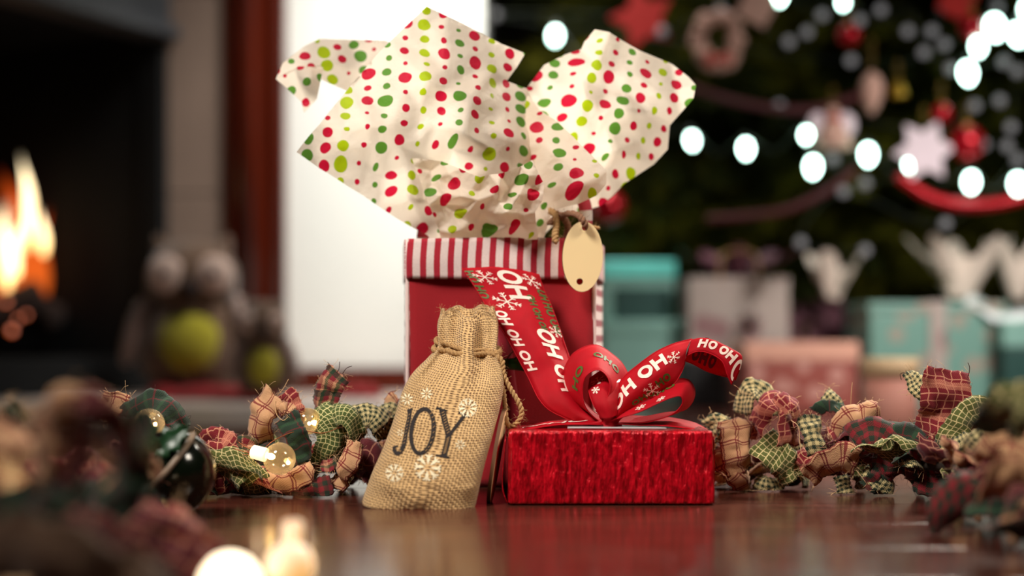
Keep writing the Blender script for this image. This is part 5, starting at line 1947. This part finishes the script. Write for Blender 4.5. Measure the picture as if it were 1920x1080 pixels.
leaf(290, 850, .757, math.radians(40), .026)
leaf(262, 862, .757, math.radians(190), .020)

# ------------------------------------------------------------------ string of round glass bulbs laid along the left garland
def glass(name, tint, al=.05):
    n = N(name, .03)
    tp = n.n('ShaderNodeBsdfTransparent')
    tp.inputs[0].default_value = (*tint, 1)
    gl = n.n('ShaderNodeBsdfGlossy')
    gl.inputs['Roughness'].default_value = .04
    lw = n.n('ShaderNodeLayerWeight')
    lw.inputs[0].default_value = .5
    mm = n.n('ShaderNodeMixShader')
    n.put(mm.inputs[0], n.math('MULTIPLY_ADD', lw.outputs['Fresnel'], .45, al))
    n.t.links.new(tp.outputs[0], mm.inputs[1])
    n.t.links.new(gl.outputs[0], mm.inputs[2])
    tl_ = n.n('ShaderNodeBsdfTranslucent')
    tl_.inputs[0].default_value = (1, .86, .66, 1)
    m4 = n.n('ShaderNodeMixShader')
    m4.inputs[0].default_value = .22
    n.t.links.new(mm.outputs[0], m4.inputs[1])
    n.t.links.new(tl_.outputs[0], m4.inputs[2])
    n.t.links.new(m4.outputs[0], n.out.inputs[0])
    return n.m
M['glass'] = glass('thin_bulb_glass', (.90, .86, .76))
M['led'] = glow('warm_led', (1.0, .66, .26), 28, .05)
M['sock'] = glow('glowing_frosted_socket', (1.0, .66, .30), 2.2, .1)
M['copper'] = plain('copper_wire', rgb(190, 110, 70), .35, metal=.8)
ls = empty('globe_light_string', P(500, 900, .86), 'string of round clear glass bulbs with warm lights on thin copper wire', 'string lights')
M['frostw'] = glow('glowing_frosted_bulb', (1.0, .80, .50), 3.2, .1)
M['frosta'] = glow('amber_glowing_bulb', (1.0, .50, .12), .9, .2)
def globe(px, py, Y, axis, r_=.0098, name='bulb', led=True, gm='glass', sm='sock'):
    c = P(px, py, Y)
    ax = V(axis).normalized()
    b = lathe(name, sph(r_, 16, 0, PI * .86), M[gm], ls, 32, c, ax)
    b_end = c + ax * r_ * .90
    lathe('socket', [(r_ * .42, r_ * .86), (r_ * .44, r_ * 1.0), (r_ * .42, r_ * 1.75), (r_ * .30, r_ * 1.85), (1e-6, r_ * 1.87)], M[sm], b, 18, c, ax)
    if led:
        lathe('led', sph(r_ * .20, 6, sz=1.5), M['led'], b, 10, c + ax * r_ * .58, ax)
        lathe('filament', sph(r_ * .13, 6), M['led'], b, 10, c + V((r_ * .35, 0, -r_ * .2)) - ax * r_ * .2)
    for sg in (-1, 1):
        e = ax.orthogonal().normalized() * sg * r_ * .16
        tube('lead_wire', [c + ax * r_ * 1.8 + e, c + ax * r_ * 2.3 + e * 1.2, c + ax * r_ * 3.0 + e * 2 + V((0, .002, .001))], .00025, M['copper'], b, 10, 5)
    return c + ax * r_ * 3
ends = [globe(524, 860, .858, (-1, .15, .25)), globe(576, 790, .892, (.9, .2, -.2), .0085), globe(279, 795, .835, (-.3, -.2, -.9), .0092)]
globe(430, 1096, .55, (.25, .35, -1), .0125, gm='frostw', led=False, sm='frosta')
globe(543, 1060, .57, (.05, .25, 1), .0098, gm='frosta', led=False, sm='frosta')
tube('wire', [P(279, 840, .83), P(300, 830, .84), P(360, 815, .86), P(392, 850, .866), P(430, 853, .866), P(486, 852, .862)], .00028, M['copper'], ls, 60, 5)
tube('wire', [P(486, 850, .862), P(515, 825, .872), P(560, 808, .878), P(605, 812, .886), P(640, 800, .89)], .00028, M['copper'], ls, 60, 5)
tube('wire', [P(235, 900, .76), P(330, 985, .66), P(420, 1010, .58), P(500, 995, .555), P(540, 975, .56), P(560, 985, .58)], .00028, M['copper'], ls, 60, 5)
